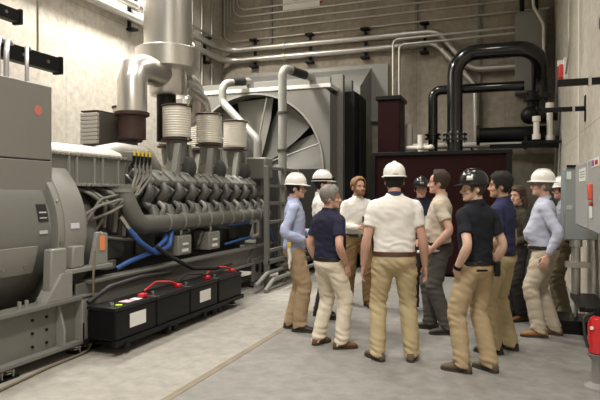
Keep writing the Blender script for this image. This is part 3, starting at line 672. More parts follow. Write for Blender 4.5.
MB().tube([(-4.95, 7.9, 3.42), (-4.9, 8.75, 3.2), (-4.9, 8.95, 2.7)], .1, 16, R=.2).build('drain_pipe', ALU, ex)

# ---------------------------------------------------------------- radiator
ra = thing('radiator_unit', 'tall grey radiator with a huge round fan opening at the engine end', 'radiator', (-5.0, 11.2, 0))
RY = 10.9; FX, FZ, FR = -4.95, 2.12, 1.52
fp = MB(); n = 96; Ro, Ri = [], []
for i in range(n):
    a = 2 * math.pi * i / n; c, s = math.cos(a), math.sin(a)
    t = 1e9
    for lim, d in ((-3.27 - FX, c), (-6.74 - FX, c), (3.70 - FZ, s), (.25 - FZ, s)):
        if lim * d > 0: t = min(t, lim / d)
    Ro.append(V((FX + c * t, RY, FZ + s * t))); Ri.append(V((FX + c * min(FR, t - .03), RY, FZ + s * min(FR, t - .03))))
bk = V((0, .5, 0))
fp.rings([[p + bk for p in Ro], Ro, Ri, [p + V((0, .35, 0)) for p in Ri]], cap=False); fp.build('front_panel', GREY, ra, smooth=20)
rr = MB(); rr.rings([[V((FX + (FR + q) * math.cos(2 * math.pi * i / n), y, FZ + (FR + q) * math.sin(2 * math.pi * i / n))) if (FZ + (FR + q) * math.sin(2 * math.pi * i / n)) > .27 else V((FX + (FR + q) * math.cos(2 * math.pi * i / n), y, .27)) for i in range(n)] for q, y in ((0, RY), (0, RY - .03), (.035, RY - .03), (.035, RY))], cap=False); rr.build('shroud_ring', GREY2, ra)
MB().box(-6.76, -3.25, RY - .02, RY + .55, 3.70, 3.78).build('top_rail', mat('rail_bright', (.56, .55, .52), .35), ra, bevel=.006)
MB().box(-6.7, -3.3, RY + .42, RY + .5, .3, 3.7).build('core_face', mat('core_dark', (.022, .021, .019), .6, spec=.2), ra)
MB().box(-4.85, -3.34, RY - .06, RY - .035, .28, 2.08).build('lower_shade_panel', mat('core_dark', (.014, .0135, .013), .6, spec=.2), ra)  # dark sheet added to give the shade over the lower radiator half
for i in range(9):
    a = math.radians(i * 40 + 12); d = V((math.cos(a), 0, math.sin(a))); e = V((-math.sin(a), 0, math.cos(a))); q = MB(); c0 = V((FX, RY + .24, FZ))
    R = []
    for t, wd, pit in ((.16, .10, .05), (.5, .22, .06), (1.0, .36, .05), (1.46, .44, .045)):
        R.append([c0 + d * t + e * (s_ * wd) + V((0, s_ * pit + th, 0)) for s_, th in ((-1, 0), (0, .02), (1, 0), (1, .012), (0, .032), (-1, .012))])
    q.rings(R); q.build('fan_blade', mat('blade_dark', (.10, .098, .09), .45) if i % 2 else mat('blade_grey', (.19, .186, .17), .42), ra)
MB().lathe([(.0, 10.98), (.2, 10.98), (.24, 11.02), (.24, 11.2), (.0, 11.2)], (FX, 0, FZ), 'Y', 28, cap=False).build('fan_hub', GREYD, ra)
for a in range(0, 360, 60):
    q = MB(); r = math.radians(a + 18); q.tube([(FX + .2 * math.cos(r), RY + .03, FZ + .2 * math.sin(r)), (FX + 1.5 * math.cos(r), RY + .03, FZ + 1.5 * math.sin(r))], .018, 8); q.build('guard_bar', GREY2, ra)
MB().box(-6.85, -3.42, 11.42, 11.55, .2, 4.02).build('core_frame', GREY, ra, bevel=.01)
MB().box(-3.42, -3.16, 11.45, 11.62, .1, 4.06).build('frame_post', GREY, ra, bevel=.008); MB().box(-3.30, -3.06, 11.80, 11.95, .1, 4.0).build('frame_post', GREY, ra, bevel=.008)
MB().box(-6.8, -2.95, 11.6, 12.35, .15, 3.72).build('radiator_core', mat('core_black', (.008, .008, .008), .6, spec=.15), ra)
for i in range(6): MB().box(-2.96, -2.90 + .02 * (i % 2), 11.98 + i * .07, 12.01 + i * .07, .2, 3.66).build('side_fin', BLK, ra)
dk = thing('exhaust_hood', 'grey sheet metal exhaust air hood between radiator and back wall', 'duct', (-4.7, 13.0, 3.2))
MB().prism([(12.3, 3.75), (12.3, 3.95), (13.48, 4.62), (13.48, .8), (12.36, .5)], -6.1, -3.0, 'X').build('hood', mat('hood_grey', (.27, .265, .25), .45, .2), dk)
MB().box(-6.15, -2.6, 13.40, 13.5, 3.3, 4.66).build('wall_flange', mat('hood_grey', (.27, .265, .25)), dk)
# two bent coolant pipes in front of the radiator
c1 = MB().tube([(-4.42, 9.95, .75), (-4.42, 9.95, 2.0), (-4.42, 9.97, 2.6), (-5.34, 10.3, 3.42), (-5.34, 10.3, 3.80), (-5.05, 11.0, 3.95), (-5.05, 11.0, 3.78)], .078, 18, R=.2)
c1 = thing('coolant_pipe', 'grey diagonal coolant pipe curving over the left half of the fan', 'pipe', (-4.42, 9.98, 0)) and c1
pr1 = [o for o in bpy.data.objects if o.get('label', '').startswith('grey diagonal coolant')][0]
c1.build('pipe_run', GREY2, pr1)
MB().box(-4.58, -4.26, 9.80, 10.12, 1.55, 2.06).build('pipe_box', GREY, pr1, bevel=.02)
MB().tube([(-5.24, 10.54, 3.863), (-5.12, 10.83, 3.92)], .086, 18).build('rubber_sleeve', RUB, pr1)
pr2 = thing('coolant_pipe', 'grey upright coolant pipe passing over the right half of the fan', 'pipe', (-3.93, 10.0, 0))
MB().tube([(-3.93, 10.0, .0), (-3.93, 10.0, 3.95), (-3.66, 10.95, 3.92), (-3.66, 10.98, 3.78)], .08, 20, R=.16).build('pipe_run', GREY2, pr2)
MB().tube([(-3.86, 10.26, 3.945), (-3.73, 10.7, 3.93)], .088, 18).build('rubber_sleeve', RUB, pr2)
for z in (2.4, 3.1): MB().lathe([(.10, z - .02), (.10, z + .02)], (-3.93, 10.0, 0), n=20).build('pipe_clamp', GREYD, pr2)
# support frame with rungs at the engine's radiator end, floor pipes
sf = thing('pipe_rack', 'grey ladder-like steel rack standing before the radiator', 'rack', (-3.75, 9.75, 0))
for y in (8.85, 9.62, 10.3): MB().box(-3.80, -3.72, y - .035, y + .035, 0, 2.05).build('post', GREY, sf, bevel=.004)
for z in (.62, 1.1, 1.42, 1.72, 2.02): MB().box(-3.79, -3.73, 8.85, 10.3, z - .025, z + .025).build('rung', GREY, sf)
MB().box(-3.80, -3.72, 8.8, 10.8, .40, .46).build('foot_rail', GREY, sf); MB().box(-3.83, -3.66, 9.42, 10.8, .30, .34).build('foot_rail', GREY, sf)
for i, (x, z) in enumerate(((-3.72, .26), (-3.6, .17))):
    tag(MB().tube([(x, 8.3 + .1 * i, z - .14), (x, 8.75, z), (x, 11.2, z)], .035, 12, R=.25).build('floor_pipe', GREY2), ('upper' if i == 0 else 'lower') + ' of two grey pipes running low in front of the rack', 'pipe', 'low pipes by the rack')
# rack rail under the batteries, and the batteries
rk = thing('battery_rack', 'low black steel rail rack holding the row of black batteries', 'rack', (-3.72, 6.3, 0))
MB().box(-3.56, -3.52, 4.58, 7.45, .10, .15).box(-3.9, -3.86, 4.58, 7.45, .10, .15).build('rail', BLK, rk)
for y in (4.75, 5.5, 6.3, 7.1): MB().box(-3.92, -3.5, y - .03, y + .03, .07, .11).build('cross_bar', BLK, rk); 
for y in (5.62, 5.78, 6.72, 6.86): MB().cyl((-3.62, y, 0), (-3.62, y, .10), .045, n=12).build('rubber_foot', RUB, rk)
BATL = ['black battery case nearest the camera, white label and green dot on top', 'second black battery case, without a label, red cable arching over it', 'black battery case with white label, third along the rack', 'black battery case at the far end of the rack, without a label']
def battery(loc, lab, label, cable):
    t = thing('battery', lab, 'battery', loc, 0, 'black batteries in the rack')
    MB().box(-.17, .17, -.34, .34, 0, .29).build('case', mat('battery_black', (.006, .006, .007), .4, spec=.2), t, world=False, bevel=.015)
    l = MB().box(-.175, .175, -.345, .345, .285, .325).build('lid', mat('battery_lid', (.012, .012, .013), .35, spec=.3), t, world=False, bevel=.01)
    if label: MB().box(.17, .173, -.12, .15, .09, .23).build('label', WHITE, t, world=False)
    for sy in (-.25, .25):
        MB().cyl((.05, sy, .32), (.05, sy, .36), .022, n=12).build('terminal', STEEL, l, world=False)
    MB().box(.02, .10, .21, .29, .325, .37).build('terminal_cover', REDM, t, world=False, bevel=.01)
    if cable: MB().tube([(.06, .25, .36), (.04, .12, .41), (-.08, -.0, .42), (-.1, -.2, .34)], .012, 10, R=.08).build('cable', REDM if cable == 1 else RUB, t, world=False)
    return t, l
bt = []
for i, (y, lb, cb_) in enumerate(((4.95, 1, 0), (5.65, 0, 1), (6.35, 1, 2), (7.07, 0, 1))): bt.append(battery((-3.71, y, .15), BATL[i], lb, cb_))
MB().lathe([(.035, 0), (.035, .006)], (.10, -.2, .325), n=16).build('dot', mat('dot_lime', (.55, .75, .02), .5), bt[0][1], world=False)
MB().box(-.02, .10, -.06, .07, .325, .328).build('top_label', mat('label_pink', (.62, .45, .47), .5), bt[0][1], world=False); MB().box(.0, .1, .1, .2, .325, .328).build('top_label', WHITE, bt[0][1], world=False)
for i, pts in enumerate(([(-3.9, 4.65, .5), (-3.84, 4.9, .62), (-3.8, 5.4, .66), (-3.86, 5.9, .62), (-3.95, 6.2, .6)], [(-3.95, 5.9, .95), (-3.86, 6.15, .78), (-3.8, 6.5, .62), (-3.75, 7.0, .56), (-3.8, 7.6, .55)])):
    tag(MB().tube(pts, .026, 10, R=.2).build('battery_cable', RUB), ['thick black cable lying over the nearest batteries', 'thick black cable dropping from the engine to the far batteries'][i], 'cable')
tag(MB().tube([(-3.94, 4.80, 1.0), (-3.905, 4.73, .75), (-3.905, 4.73, .3), (-3.905, 4.70, .03), (-3.9, 4.5, .015), (-3.88, 4.1, .015), (-3.82, 3.7, .015), (-3.78, 3.4, .015)], .012, 8, R=.12).build('drain_hose', mat('hose_tan', (.15, .125, .08), .6)), 'thin tan hose dropping beside the batteries and trailing along the floor', 'hose')

# ---------------------------------------------------------------- conduits
def conduit(name, pts, r, label, R, group, m=GAL, fit=()):
    t = thing(name, label, 'conduit', pts[len(pts) // 2], 0, group)
    MB().tube(pts, r, 12, R=R).build('conduit_run', m, t)
    for p, d in fit: MB().cyl(V(p) - V(d) * .04, V(p) + V(d) * .04, r * 1.3, n=12).build('coupling', m, t)
    return t
conduit('conduit', [(-6.86, YF + .1, 5.29), (-6.86, 13.36, 5.29), (-1.45, 13.36, 5.29), (-.72, 13.36, 4.36), (.2, 13.36, 4.36)], .075, 'upper thick silver conduit running along the left and back walls', .45, 'thick wall conduits', fit=(((-5.2, 13.36, 5.29), (1, 0, 0)), ((-2.2, 13.36, 5.29), (1, 0, 0)), ((-6.86, 9.6, 5.29), (0, 1, 0))))
conduit('conduit', [(-6.86, YF + .1, 5.02), (-6.86, 13.36, 5.02), (-1.5, 13.36, 5.02), (-.62, 13.36, 4.0), (-.62, 13.36, 2.75)], .075, 'lower thick silver conduit running along the left and back walls', .45, 'thick wall conduits', fit=(((-5.2, 13.36, 5.02), (1, 0, 0)), ((-2.2, 13.36, 5.02), (1, 0, 0)), ((-6.86, 11.7, 5.02), (0, 1, 0))))
for i, z in enumerate((5.53, 5.78, 5.97, 6.16, 6.33)):
    x = -6.9 + .09 * i
    conduit('thin_conduit', [(x, 13.42, HC - .05), (x, 13.42, z), (.9, 13.42, z + .06)], .022, '%s of the five thin conduits across the top of the back wall' % ['lowest', 'second lowest', 'middle', 'second highest', 'highest'][i], .25, 'thin back wall conduits')
conduit('thin_conduit', [(-6.9, YF + .1, 5.52), (-6.9, 13.0, 5.52)], .03, 'thin silver conduit above the thick ones on the left wall', .2, None)
for i, y in enumerate((11.9, 12.35, 12.85)):
    conduit('riser_conduit', [(-6.965, y, .5), (-6.965, y, HC - .05)], .026, '%s upright conduit on the left wall near its back corner' % ['nearest', 'middle', 'farthest'][i], .1, 'upright corner conduits')
for i, x in enumerate((-2.42, -2.28)):
    conduit('drop_conduit', [(x, 13.1, 3.4), (x, 13.1, 5.12 - .13 * i), (.2, 13.2, 5.18 - .13 * i)], .032, '%s of two thin conduits dropping to the tall maroon box' % ['left', 'right'][i], .12, 'conduits dropping to the maroon box')
def bracket(loc, wall, h, label):
    t = thing('conduit_bracket', label, 'bracket', loc, 0, 'black conduit brackets')
    if wall == 'back':
        MB().box(-.03, .03, .0, .05, -h / 2, h / 2).build('strut', BLK, t, world=False)
        for z in (-h / 2, h / 2 - .06): MB().box(-.1, .1, -.14, .05, z, z + .05).build('clamp', BLK, t, world=False, bevel=.01)
    else:
        MB().box(-.05, .0, -.03, .03, -h / 2, h / 2).build('strut', BLK, t, world=False)
        for z in (-h / 2, h / 2 - .06): MB().box(-.05, .14, -.08, .08, z, z + .05).build('clamp', BLK, t, world=False, bevel=.01)
for x, w_ in ((-6.05, 'leftmost'), (-4.55, 'second'), (-3.15, 'third'), (-1.75, 'fourth')): bracket((x, 13.45, 5.18), 'back', .74, w_ + ' black bracket under the thick conduits on the back wall')
for y, w_ in ((9.5, 'nearer'), (12.5, 'farther')): bracket((-6.95, y, 5.12), 'left', .66, w_ + ' black bracket carrying the conduits on the left wall')
for i, (x, z0, z1) in enumerate(((-1.95, 5.2, HC), (-5.6, 5.4, HC), (-.55, 2.6, HC))):
    tag(MB().box(x - .03, x + .03, 13.44, 13.5, z0, z1 - .02).build('strut_channel', mat('channel_grey', (.20, .19, .17), .5, .5)), ['grey upright strut channel on the back wall at mid width', 'grey upright strut channel on the back wall near the left corner', 'grey upright strut channel on the back wall behind the black pipes'][i], 'strut')
# black strut arms and bent conduits over the terminal cabinet
def arm(loc, L, label, h=.16):
    t = thing('overhead_strut', label, 'strut', loc)
    MB().box(-.05, .05, -L, 0, -h / 2, h / 2).build('channel', BLK, t, world=False, bevel=.004); MB().box(-.06, .06, -.012, .03, -h / 2 - .015, h / 2 + .015).build('end_plate', BLK, t, world=False)
    for i in range(int(L / .35)): MB().cyl((.05, -.2 - i * .35, 0), (.062, -.2 - i * .35, 0), .018, n=10).build('stud', STEEL, t, world=False)
    MB().cyl((0, -.3, .0), (0, -.3, HC - loc[2]), .012, n=8).build('hanger_rod', STEEL, t, world=False); MB().cyl((0, -L + .2, .0), (0, -L + .2, HC - loc[2]), .012, n=8).build('hanger_rod', STEEL, t, world=False)
arm((-4.9, 5.32, 3.07), 3.2, 'long black strut beam above the grey cabinet, bent conduits hung on it', .17)
arm((-5.3, 5.12, 3.62), 2.4, 'short black strut beam at the top left edge, above the longer one', .14)
for i, (y, x) in enumerate(((4.12, -4.5), (4.22, -4.5), (4.47, -4.5))):
    conduit('flexible_conduit', [(x, y, 2.645), (x, y, 2.97 - .03 * i), (x - .3, y + .3, 3.16), (x - .36, y + .4, 3.15)], .026 if i < 2 else .02, '%s grey conduit bending down from the black strut into the cabinet' % ['leftmost', 'middle', 'rightmost'][i], .14, 'conduits entering the cabinet', mat('conduit_lilac', (.42, .40, .42), .4, .3))

# ---------------------------------------------------------------- maroon equipment box and black pipework at the back
mc = thing('equipment_enclosure', 'wide low dark maroon equipment enclosure along the back wall', 'enclosure', (-1.0, 12.0, 0))
MB().box(-2.45, .08, 11.2, 12.7, .05, 2.34).build('casing', MAROON, mc, bevel=.01)
MB().box(-2.50, .13, 11.16, 12.74, 2.33, 2.40).build('top_frame', BLK, mc, bevel=.006)
for x in (-2.47, .07): MB().box(x - .05, x + .05, 11.16, 11.26, 0, 2.34).build('frame_post', BLK, mc)
tb_ = thing('control_box', 'tall dark maroon box standing on the left end of the low enclosure', 'box', (-2.25, 12.0, 2.4))
MB().box(-2.46, -2.02, 11.6, 12.3, 2.40, 3.52).build('casing', MAROON, tb_, bevel=.008); MB().box(-2.50, -1.98, 11.56, 12.34, 3.50, 3.58).build('lid', BLK, tb_, bevel=.006)
bp1 = thing('coolant_main', 'thickest glossy black pipe rising from the enclosure and turning right', 'pipe', (-.96, 12.0, 2.4))
GBLK = mat('gloss_black', (.012, .012, .013), .16, coat=.4)
MB().tube([(-.96, 12.0, 2.4), (-.96, 12.0, 4.42), (.62, 12.0, 4.42), (.66, 12.6, 3.9), (.66, 12.6, 3.0)], .155, 24, R=.42).build('pipe_run', GBLK, bp1)
MB().lathe([(.24, 2.66), (.24, 2.70), (.20, 2.71), (.20, 2.75), (.24, 2.76), (.24, 2.80)], (-.96, 12.0, 0), n=24).build('flange', GBLK, bp1); MB().lathe([(.24, 3.5), (.24, 3.62)], (.66, 12.6, 0), n=24).build('flange', GBLK, bp1)
for i in range(10): a = i * .628; MB().cyl((-.96 + .215 * math.cos(a), 12.0 + .215 * math.sin(a), 2.62), (-.96 + .215 * math.cos(a), 12 + .215 * math.sin(a), 2.84), .014, n=6).build('bolt', GAL, bp1)
bp2 = thing('coolant_return', 'thinner glossy black pipe left of the thick one, elbowing right', 'pipe', (-1.44, 12.38, 2.4))
MB().tube([(-1.44, 12.38, 2.4), (-1.44, 12.38, 3.77), (.36, 12.42, 3.77)], .10, 20, R=.16).build('pipe_run', GBLK, bp2)
MB().lathe([(.17, 2.72), (.17, 2.76), (.13, 2.77), (.13, 2.80), (.17, 2.81), (.17, 2.85)], (-1.44, 12.38, 0), n=24).build('flange', GBLK, bp2)
bp3 = thing('header_pipe', 'short fat black horizontal header pipe low on the right of the back wall', 'pipe', (.1, 12.4, 2.6))
MB().tube([(-.5, 12.5, 2.80), (.8, 12.5, 2.80)], .155, 22).build('pipe_run', BLK, bp3); MB().lathe([(.21, -.56), (.21, -.5)], (0, 12.5, 2.80), 'X', 22).build('flange', RUST, bp3)
MB().box(-.3, .95, 12.4, 12.6, 2.52, 2.60).build('support', BLK, bp3)
pm = thing('circulation_pump', 'round black pump hanging below the pipe bend by the right wall', 'pump', (.45, 12.1, 3.0))
MB().ell((.45, 12.1, 3.12), (.17, .19, .17), 20, 12).build('pump_body', BLK, pm); MB().lathe([(.12, .6), (.12, .95)], (0, 12.1, 3.12), 'X', 18).build('motor', BLK, pm); MB().cyl((.5, 12.1, 3.28), (.5, 12.1, 3.6), .09, n=14).build('outlet', BLK, pm); MB().lathe([(.16, 3.4), (.16, 3.46)], (.5, 12.1, 0), n=18).build('flange', BLK, pm)
WP = mat('white_pipe', (.70, .67, .60), .45)
wh = thing('white_pipework', 'white insulated pipe running low behind the black pipes', 'pipe', (-.6, 13.2, 2.5))
MB().tube([(-2.0, 13.2, 2.66), (.9, 13.2, 2.66)], .07, 14).build('pipe_run', WP, wh)
for x in (-1.9, -.7, .4): MB().box(x - .02, x + .02, 13.12, 13.5, 2.56, 2.6).build('wall_bracket', BLK, wh)
for x, z0, z1, r, w_ in ((-1.88, 2.4, 3.02, .075, 'short grey-white stub pipe standing beside the tall maroon box'), (-1.62, 2.4, 2.78, .06, 'stubby white valve pipe left of the thinner black pipe')):
    t = thing('stub_pipe', w_, 'pipe', (x, 12.0 if r > .07 else 11.8, z0)); MB().lathe([(r, 0), (r, z1 - z0)], n=16).build('pipe_run', mat('stub_grey', (.42, .40, .35), .5) if r > .07 else WP, t, world=False)
    if r < .07:
        MB().tube([(-.28, 0, .12), (.25, 0, .12)], .05, 12).build('cross_pipe', WP, t, world=False); MB().lathe([(.09, .10), (.09, .14)], n=14).build('flange', WP, t, world=False); MB().lathe([(.075, .26), (.075, .30), (.02, .34)], (.2, 0, -.16), n=14).build('valve_wheel', WP, t, world=False)
for x, y, z0, z1, w_ in ((.56, 11.8, 2.62, 3.06, 'left of two short white upright pipes beside the pump'), (.80, 11.9, 2.6, 3.32, 'right and taller white upright pipe beside the pump')):
    t = thing('vent_pipe', w_, 'pipe', (x, y, z0), 0, 'white upright pipes by the pump'); MB().lathe([(.055, 0), (.055, z1 - z0)], n=14).build('pipe_run', WP, t, world=False); MB().lathe([(.075, z1 - z0 - .1), (.075, z1 - z0)], n=14).build('cap', WP, t, world=False); MB().lathe([(.075, .0), (.075, .1)], n=14).build('socket', WP, t, world=False)
sb = thing('pipe_shelf', 'black bracket shelf under the white upright pipes by the right wall', 'shelf', (.7, 11.9, 2.55))
MB().box(-.4, .3, -.12, .12, 0, .05).build('plate', BLK, sb, world=False); MB().box(-.36, -.30, -.05, .05, -.1, .14).build('post', BLK, sb, world=False); MB().box(.2, .26, -.05, .05, -.1, .14).build('post', BLK, sb, world=False)
gb = thing('junction_cabinet', 'big dark grey wall cabinet high in the right back corner', 'cabinet', (.5, 13.3, 3.8))
MB().box(.2, .82, 13.1, 13.49, 3.74, 5.48).build('casing', mat('cabinet_dark', (.22, .215, .19), .5), gb, bevel=.012); MB().box(.22, .8, 13.085, 13.1, 3.78, 5.44).build('door', mat('cabinet_dark', (.22, .215, .19)), gb, bevel=.01); MB().box(.74, .77, 13.06, 13.09, 4.5, 4.7).build('handle', BLK, gb)
for i, x in enumerate((.34, .62)): MB().cyl((x, 13.3, 5.48), (x, 13.3, 6.0), .05, n=12).build('conduit_entry', BLK, gb)
conduit('flexible_conduit', [(.55, 12.9, 6.4), (.55, 12.9, 5.5), (.75, 12.9, 5.1), (.75, 12.9, 4.3)], .03, 'pale thin conduit snaking down in front of the dark wall cabinet', .3, None, WP)
# sign high on the back wall
sg = thing('signboard', 'white signboard with grey and red panels high on the back wall', 'sign', (-4.7, 13.47, 6.4))
MB().box(-5.27, -4.30, 13.44, 13.49, 6.2, 6.75).build('board', WHITE, sg); MB().box(-5.0, -4.55, 13.43, 13.44, 6.42, 6.7).build('grey_panel', mat('panel_grey', (.33, .31, .28), .6), sg)
MB().prism([(-4.30, 6.28), (-4.12, 6.42), (-3.95, 6.75), (-4.30, 6.75)], 13.44, 13.49).build('red_panel', REDM, sg)

# ---------------------------------------------------------------- right wall
for i, (y, m_, rr_) in enumerate(((10.05, GAL, .016), (8.75, WP, .014))):
    pts = [(.96, y, HC - .05), (.96, y, 3.85), (.96, y + .5, 3.6)] if i == 0 else [(.96, y, HC - .05), (.96, y, 2.0)]
    conduit('riser_conduit', pts, rr_, ['thin conduit dropping down the right wall to the red alarm', 'thicker white conduit running down the right wall past the brackets'][i], .3, 'right wall risers', m_)
fa = thing('fire_alarm', 'red fire alarm strobe with white lens high on the right wall', 'alarm', (.95, 10.75, 3.7))
MB().box(-.02, .05, -.16, .16, -.18, .18).build('back_plate', WHITE, fa, world=False, bevel=.006); MB().box(-.09, -.02, -.13, .13, -.15, .08).build('horn_body', mat('alarm_red', (.62, .06, .05), .4), fa, world=False, bevel=.015); MB().box(-.11, -.02, -.06, .06, .06, .16).build('strobe_lens', mat('lens', (.8, .75, .7), .2), fa, world=False, bevel=.01)
for y, z, L, hh, w_ in ((6.85, 2.79, .46, .036, 'nearer black cantilever arm sticking out of the right wall'), (8.4, 2.71, .52, .03, 'farther black cantilever arm with a tall mounting plate on the right wall')):
    t = thing('cantilever_arm', w_, 'bracket', (XR, y, z), 0, 'black arms on the right wall')
    MB().box(-L, -.01, -.03, .03, -hh, hh).build('arm', BLK, t, world=False, bevel=.004); MB().box(-.012, 0, -.06, .06, -.17, .17).build('mounting_plate', BLK, t, world=False); MB().box(-.16, -.13, -.035, .035, -hh - .01, hh + .02).build('clamp', GAL, t, world=False)
ob = thing('outlet_box', 'small round dark outlet box at the right edge high on the wall', 'box', (.97, 6.45, 3.3)); MB().lathe([(.09, -.06), (.09, .03)], axis='X', n=16).build('body', BLK, ob, world=False); MB().lathe([(.06, -.075), (.06, -.06)], axis='X', n=16).build('lid', GREYD, ob, world=False)
EL = mat('enclosure_blue_grey', (.30, .325, .33), .4, var=.05); EL2 = mat('enclosure_grey', (.40, .40, .385), .4, var=.05)
ea = thing('disconnect_switch', 'narrow blue-grey switch enclosure farthest back on the right wall', 'electrical box', (.8, 7.45, 1.05), 0, 'electrical boxes on the right wall')
MB().box(.65, 1.0, 7.3, 7.62, 1.05, 1.89).build('casing', EL, ea, bevel=.01); MB().box(.635, .651, 7.32, 7.6, 1.07, 1.87).build('door', EL, ea, bevel=.006); MB().box(.67, .77, 7.28, 7.3, 1.885, 1.915).build('hinge', BLK, ea)
MB().box(.67, .72, 7.294, 7.3, 1.75, 1.84).build('label', WHITE, ea); MB().box(.652, .668, 7.294, 7.3, 1.74, 1.85).build('label', mat('label_teal', (.15, .42, .38), .5), ea); MB().box(.67, .73, 7.294, 7.3, 1.40, 1.45).build('label', mat('label_grey', (.5, .5, .5), .6), ea)
for (y0, y1, x, zt, zb, lab, sd_) in ((5.62, 6.56, .70, 1.885, 1.25, 'pale grey electrical box with a white placard, between two others', 1), (4.2, 5.58, .70, 1.885, 1.25, 'pale grey electrical box with red tag nearest on the right wall', 2)):
    t = thing('disconnect_switch', lab, 'electrical box', (.85, (y0 + y1) / 2, zb), 0, 'electrical boxes on the right wall')
    MB().box(x, 1.0, y0, y1, zb, zt).build('casing', EL2, t, bevel=.01); d_ = MB().box(x - .015, x, y0 + .02, y1 - .02, zb + .02, zt - .02).build('door', EL2, t, bevel=.006)
    if sd_ == 1:
        MB().box(x - .018, x - .014, 5.75, 6.2, 1.70, 1.82).build('placard', WHITE, d_)
        for z in (1.735, 1.76, 1.785): MB().box(x - .0195, x - .017, 5.8, 6.15, z, z + .008).build('print', mat('print_grey', (.3, .3, .3), .6), d_)
    else:
        MB().box(x - .018, x - .014, 4.95, 5.35, 1.80, 1.87).build('placard', WHITE, d_); MB().box(x - .0195, x - .017, 5.2, 5.33, 1.81, 1.86).build('print', mat('print_violet', (.35, .10, .28), .6), d_); MB().box(x - .0195, x - .017, 5.0, 5.15, 1.815, 1.85).build('print', REDM, d_)
        MB().box(x - .05, x - .015, 5.30, 5.37, 1.53, 1.67).build('switch_handle', mat('handle_red', (.65, .12, .06), .5), d_, bevel=.01); MB().box(x - .03, x - .02, 5.28, 5.40, 1.38, 1.50).build('lockout_tag', WHITE, d_); MB().box(x - .032, x - .019, 5.28, 5.40, 1.48, 1.515).build('tag_band', REDM, d_)
cp = conduit('conduit', [(.775, 7.36, 1.05), (.775, 7.36, .42)], .05, 'fat silver conduit dropping from the blue-grey switch box to the black shelf', .1, None, GAL)
MB().box(.66, .92, 7.29, 7.43, .73, .79).build('strut_clamp', GAL, cp); MB().lathe([(.07, .97), (.07, 1.05)], (.775, 7.36, 0), n=16).build('locknut', GAL, cp)
tag(MB().tube([(.84, 5.9, 1.25), (.84, 5.9, 1.1), (.90, 5.7, .8), (.90, 5.7, .3), (.9, 5.7, .02)], .018, 10, R=.15).build('copper_tube', COPPER), 'thin copper tube bending down below the pale grey boxes', 'pipe')
st = thing('equipment_stand', 'black steel stand with shelf and floor plinth below the electrical boxes', 'stand', (.8, 7.2, 0))
MB().box(.56, .98, 7.1, 7.6, 0, .15).build('plinth', BLK, st); MB().box(.72, .98, 6.5, 7.42, .37, .42).build('shelf', BLK, st); MB().cyl((.775, 7.36, .15), (.775, 7.36, .37), .022, n=10).build('post', GAL, st); MB().box(.92, .98, 6.55, 6.61, 0, .37).build('post', BLK, st); MB().box(.92, .98, 6.95, 7.01, 0, .37).build('post', BLK, st)
fe = thing('fire_extinguisher', 'red fire extinguisher on a small pale floor stand at the right edge', 'fire extinguisher', (.71, 5.2, 0))
MB().lathe([(.06, .285), (.075, .30), (.075, .52), (.06, .57), (.025, .59)], (.71, 5.2, 0), n=28).build('cylinder', mat('extinguisher_red', (.60, .02, .025), .22, coat=.5), fe)
v_ = MB().lathe([(.025, .585), (.03, .62), (.02, .65)], (.71, 5.2, 0), n=14).build('valve', BLK, fe); MB().box(.62, .74, 5.185, 5.215, .635, .65).build('handle', BLK, v_); MB().tube([(.68, 5.2, .61), (.60, 5.19, .58), (.61, 5.15, .42), (.63, 5.13, .34)], .013, 8, R=.06).build('hose', RUB, fe)
MB().cyl((.66, 5.145, .50), (.655, 5.13, .50), .014, n=12).build('pressure_gauge', WHITE, fe)
stp = MB().lathe([(.11, 0), (.105, .02), (.05, .05), (.045, .22), (.085, .285)], (.71, 5.2, 0), n=28).build('floor_stand', mat('stand_grey', (.26, .255, .24), .5), fe)
# ---------------------------------------------------------------- the people
KH = cloth('khaki_brown', (.41, .30, .18)); KH2 = cloth('khaki_yellow', (.51, .415, .245)); KH3 = cloth('khaki_tan', (.47, .355, .215)); CREAM = cloth('cream_twill', (.74, .66, .53)); BRN = cloth('brown_twill', (.20, .125, .055)); STONE = cloth('stone_twill', (.55, .48, .375)); CHAR = cloth('charcoal_twill', (.085, .08, .07)); DARKT = cloth('dark_trouser', (.035, .032, .03)); OLIVE = cloth('olive_twill', (.17, .14, .085))
LBLUE = cloth('light_blue_cotton', (.42, .47, .66)); NAVY = cloth('navy_pique', (.020, .021, .045)); NAVY2 = cloth('navy_blue_pique', (.030, .034, .085)); WHT = cloth('white_cotton', (.80, .77, .72)); WHT2 = cloth('white_polo', (.82, .79, .74)); BEIGE = cloth('beige_pique', (.56, .49, .39)); BLKT = cloth('black_tee', (.014, .016, .022)); PALEB = cloth('pale_lilac_blue', (.52, .54, .66)); DKG = cloth('dark_green_knit', (.045, .043, .028)); GREYB = cloth('grey_blue_cotton', (.30, .33, .36))
FAIR = (.60, .36, .26); RUDDY = (.60, .35, .26); TAN = (.50, .29, .19); PALE = (.64, .42, .31)
def fr(x, y): return (x, y, 0)
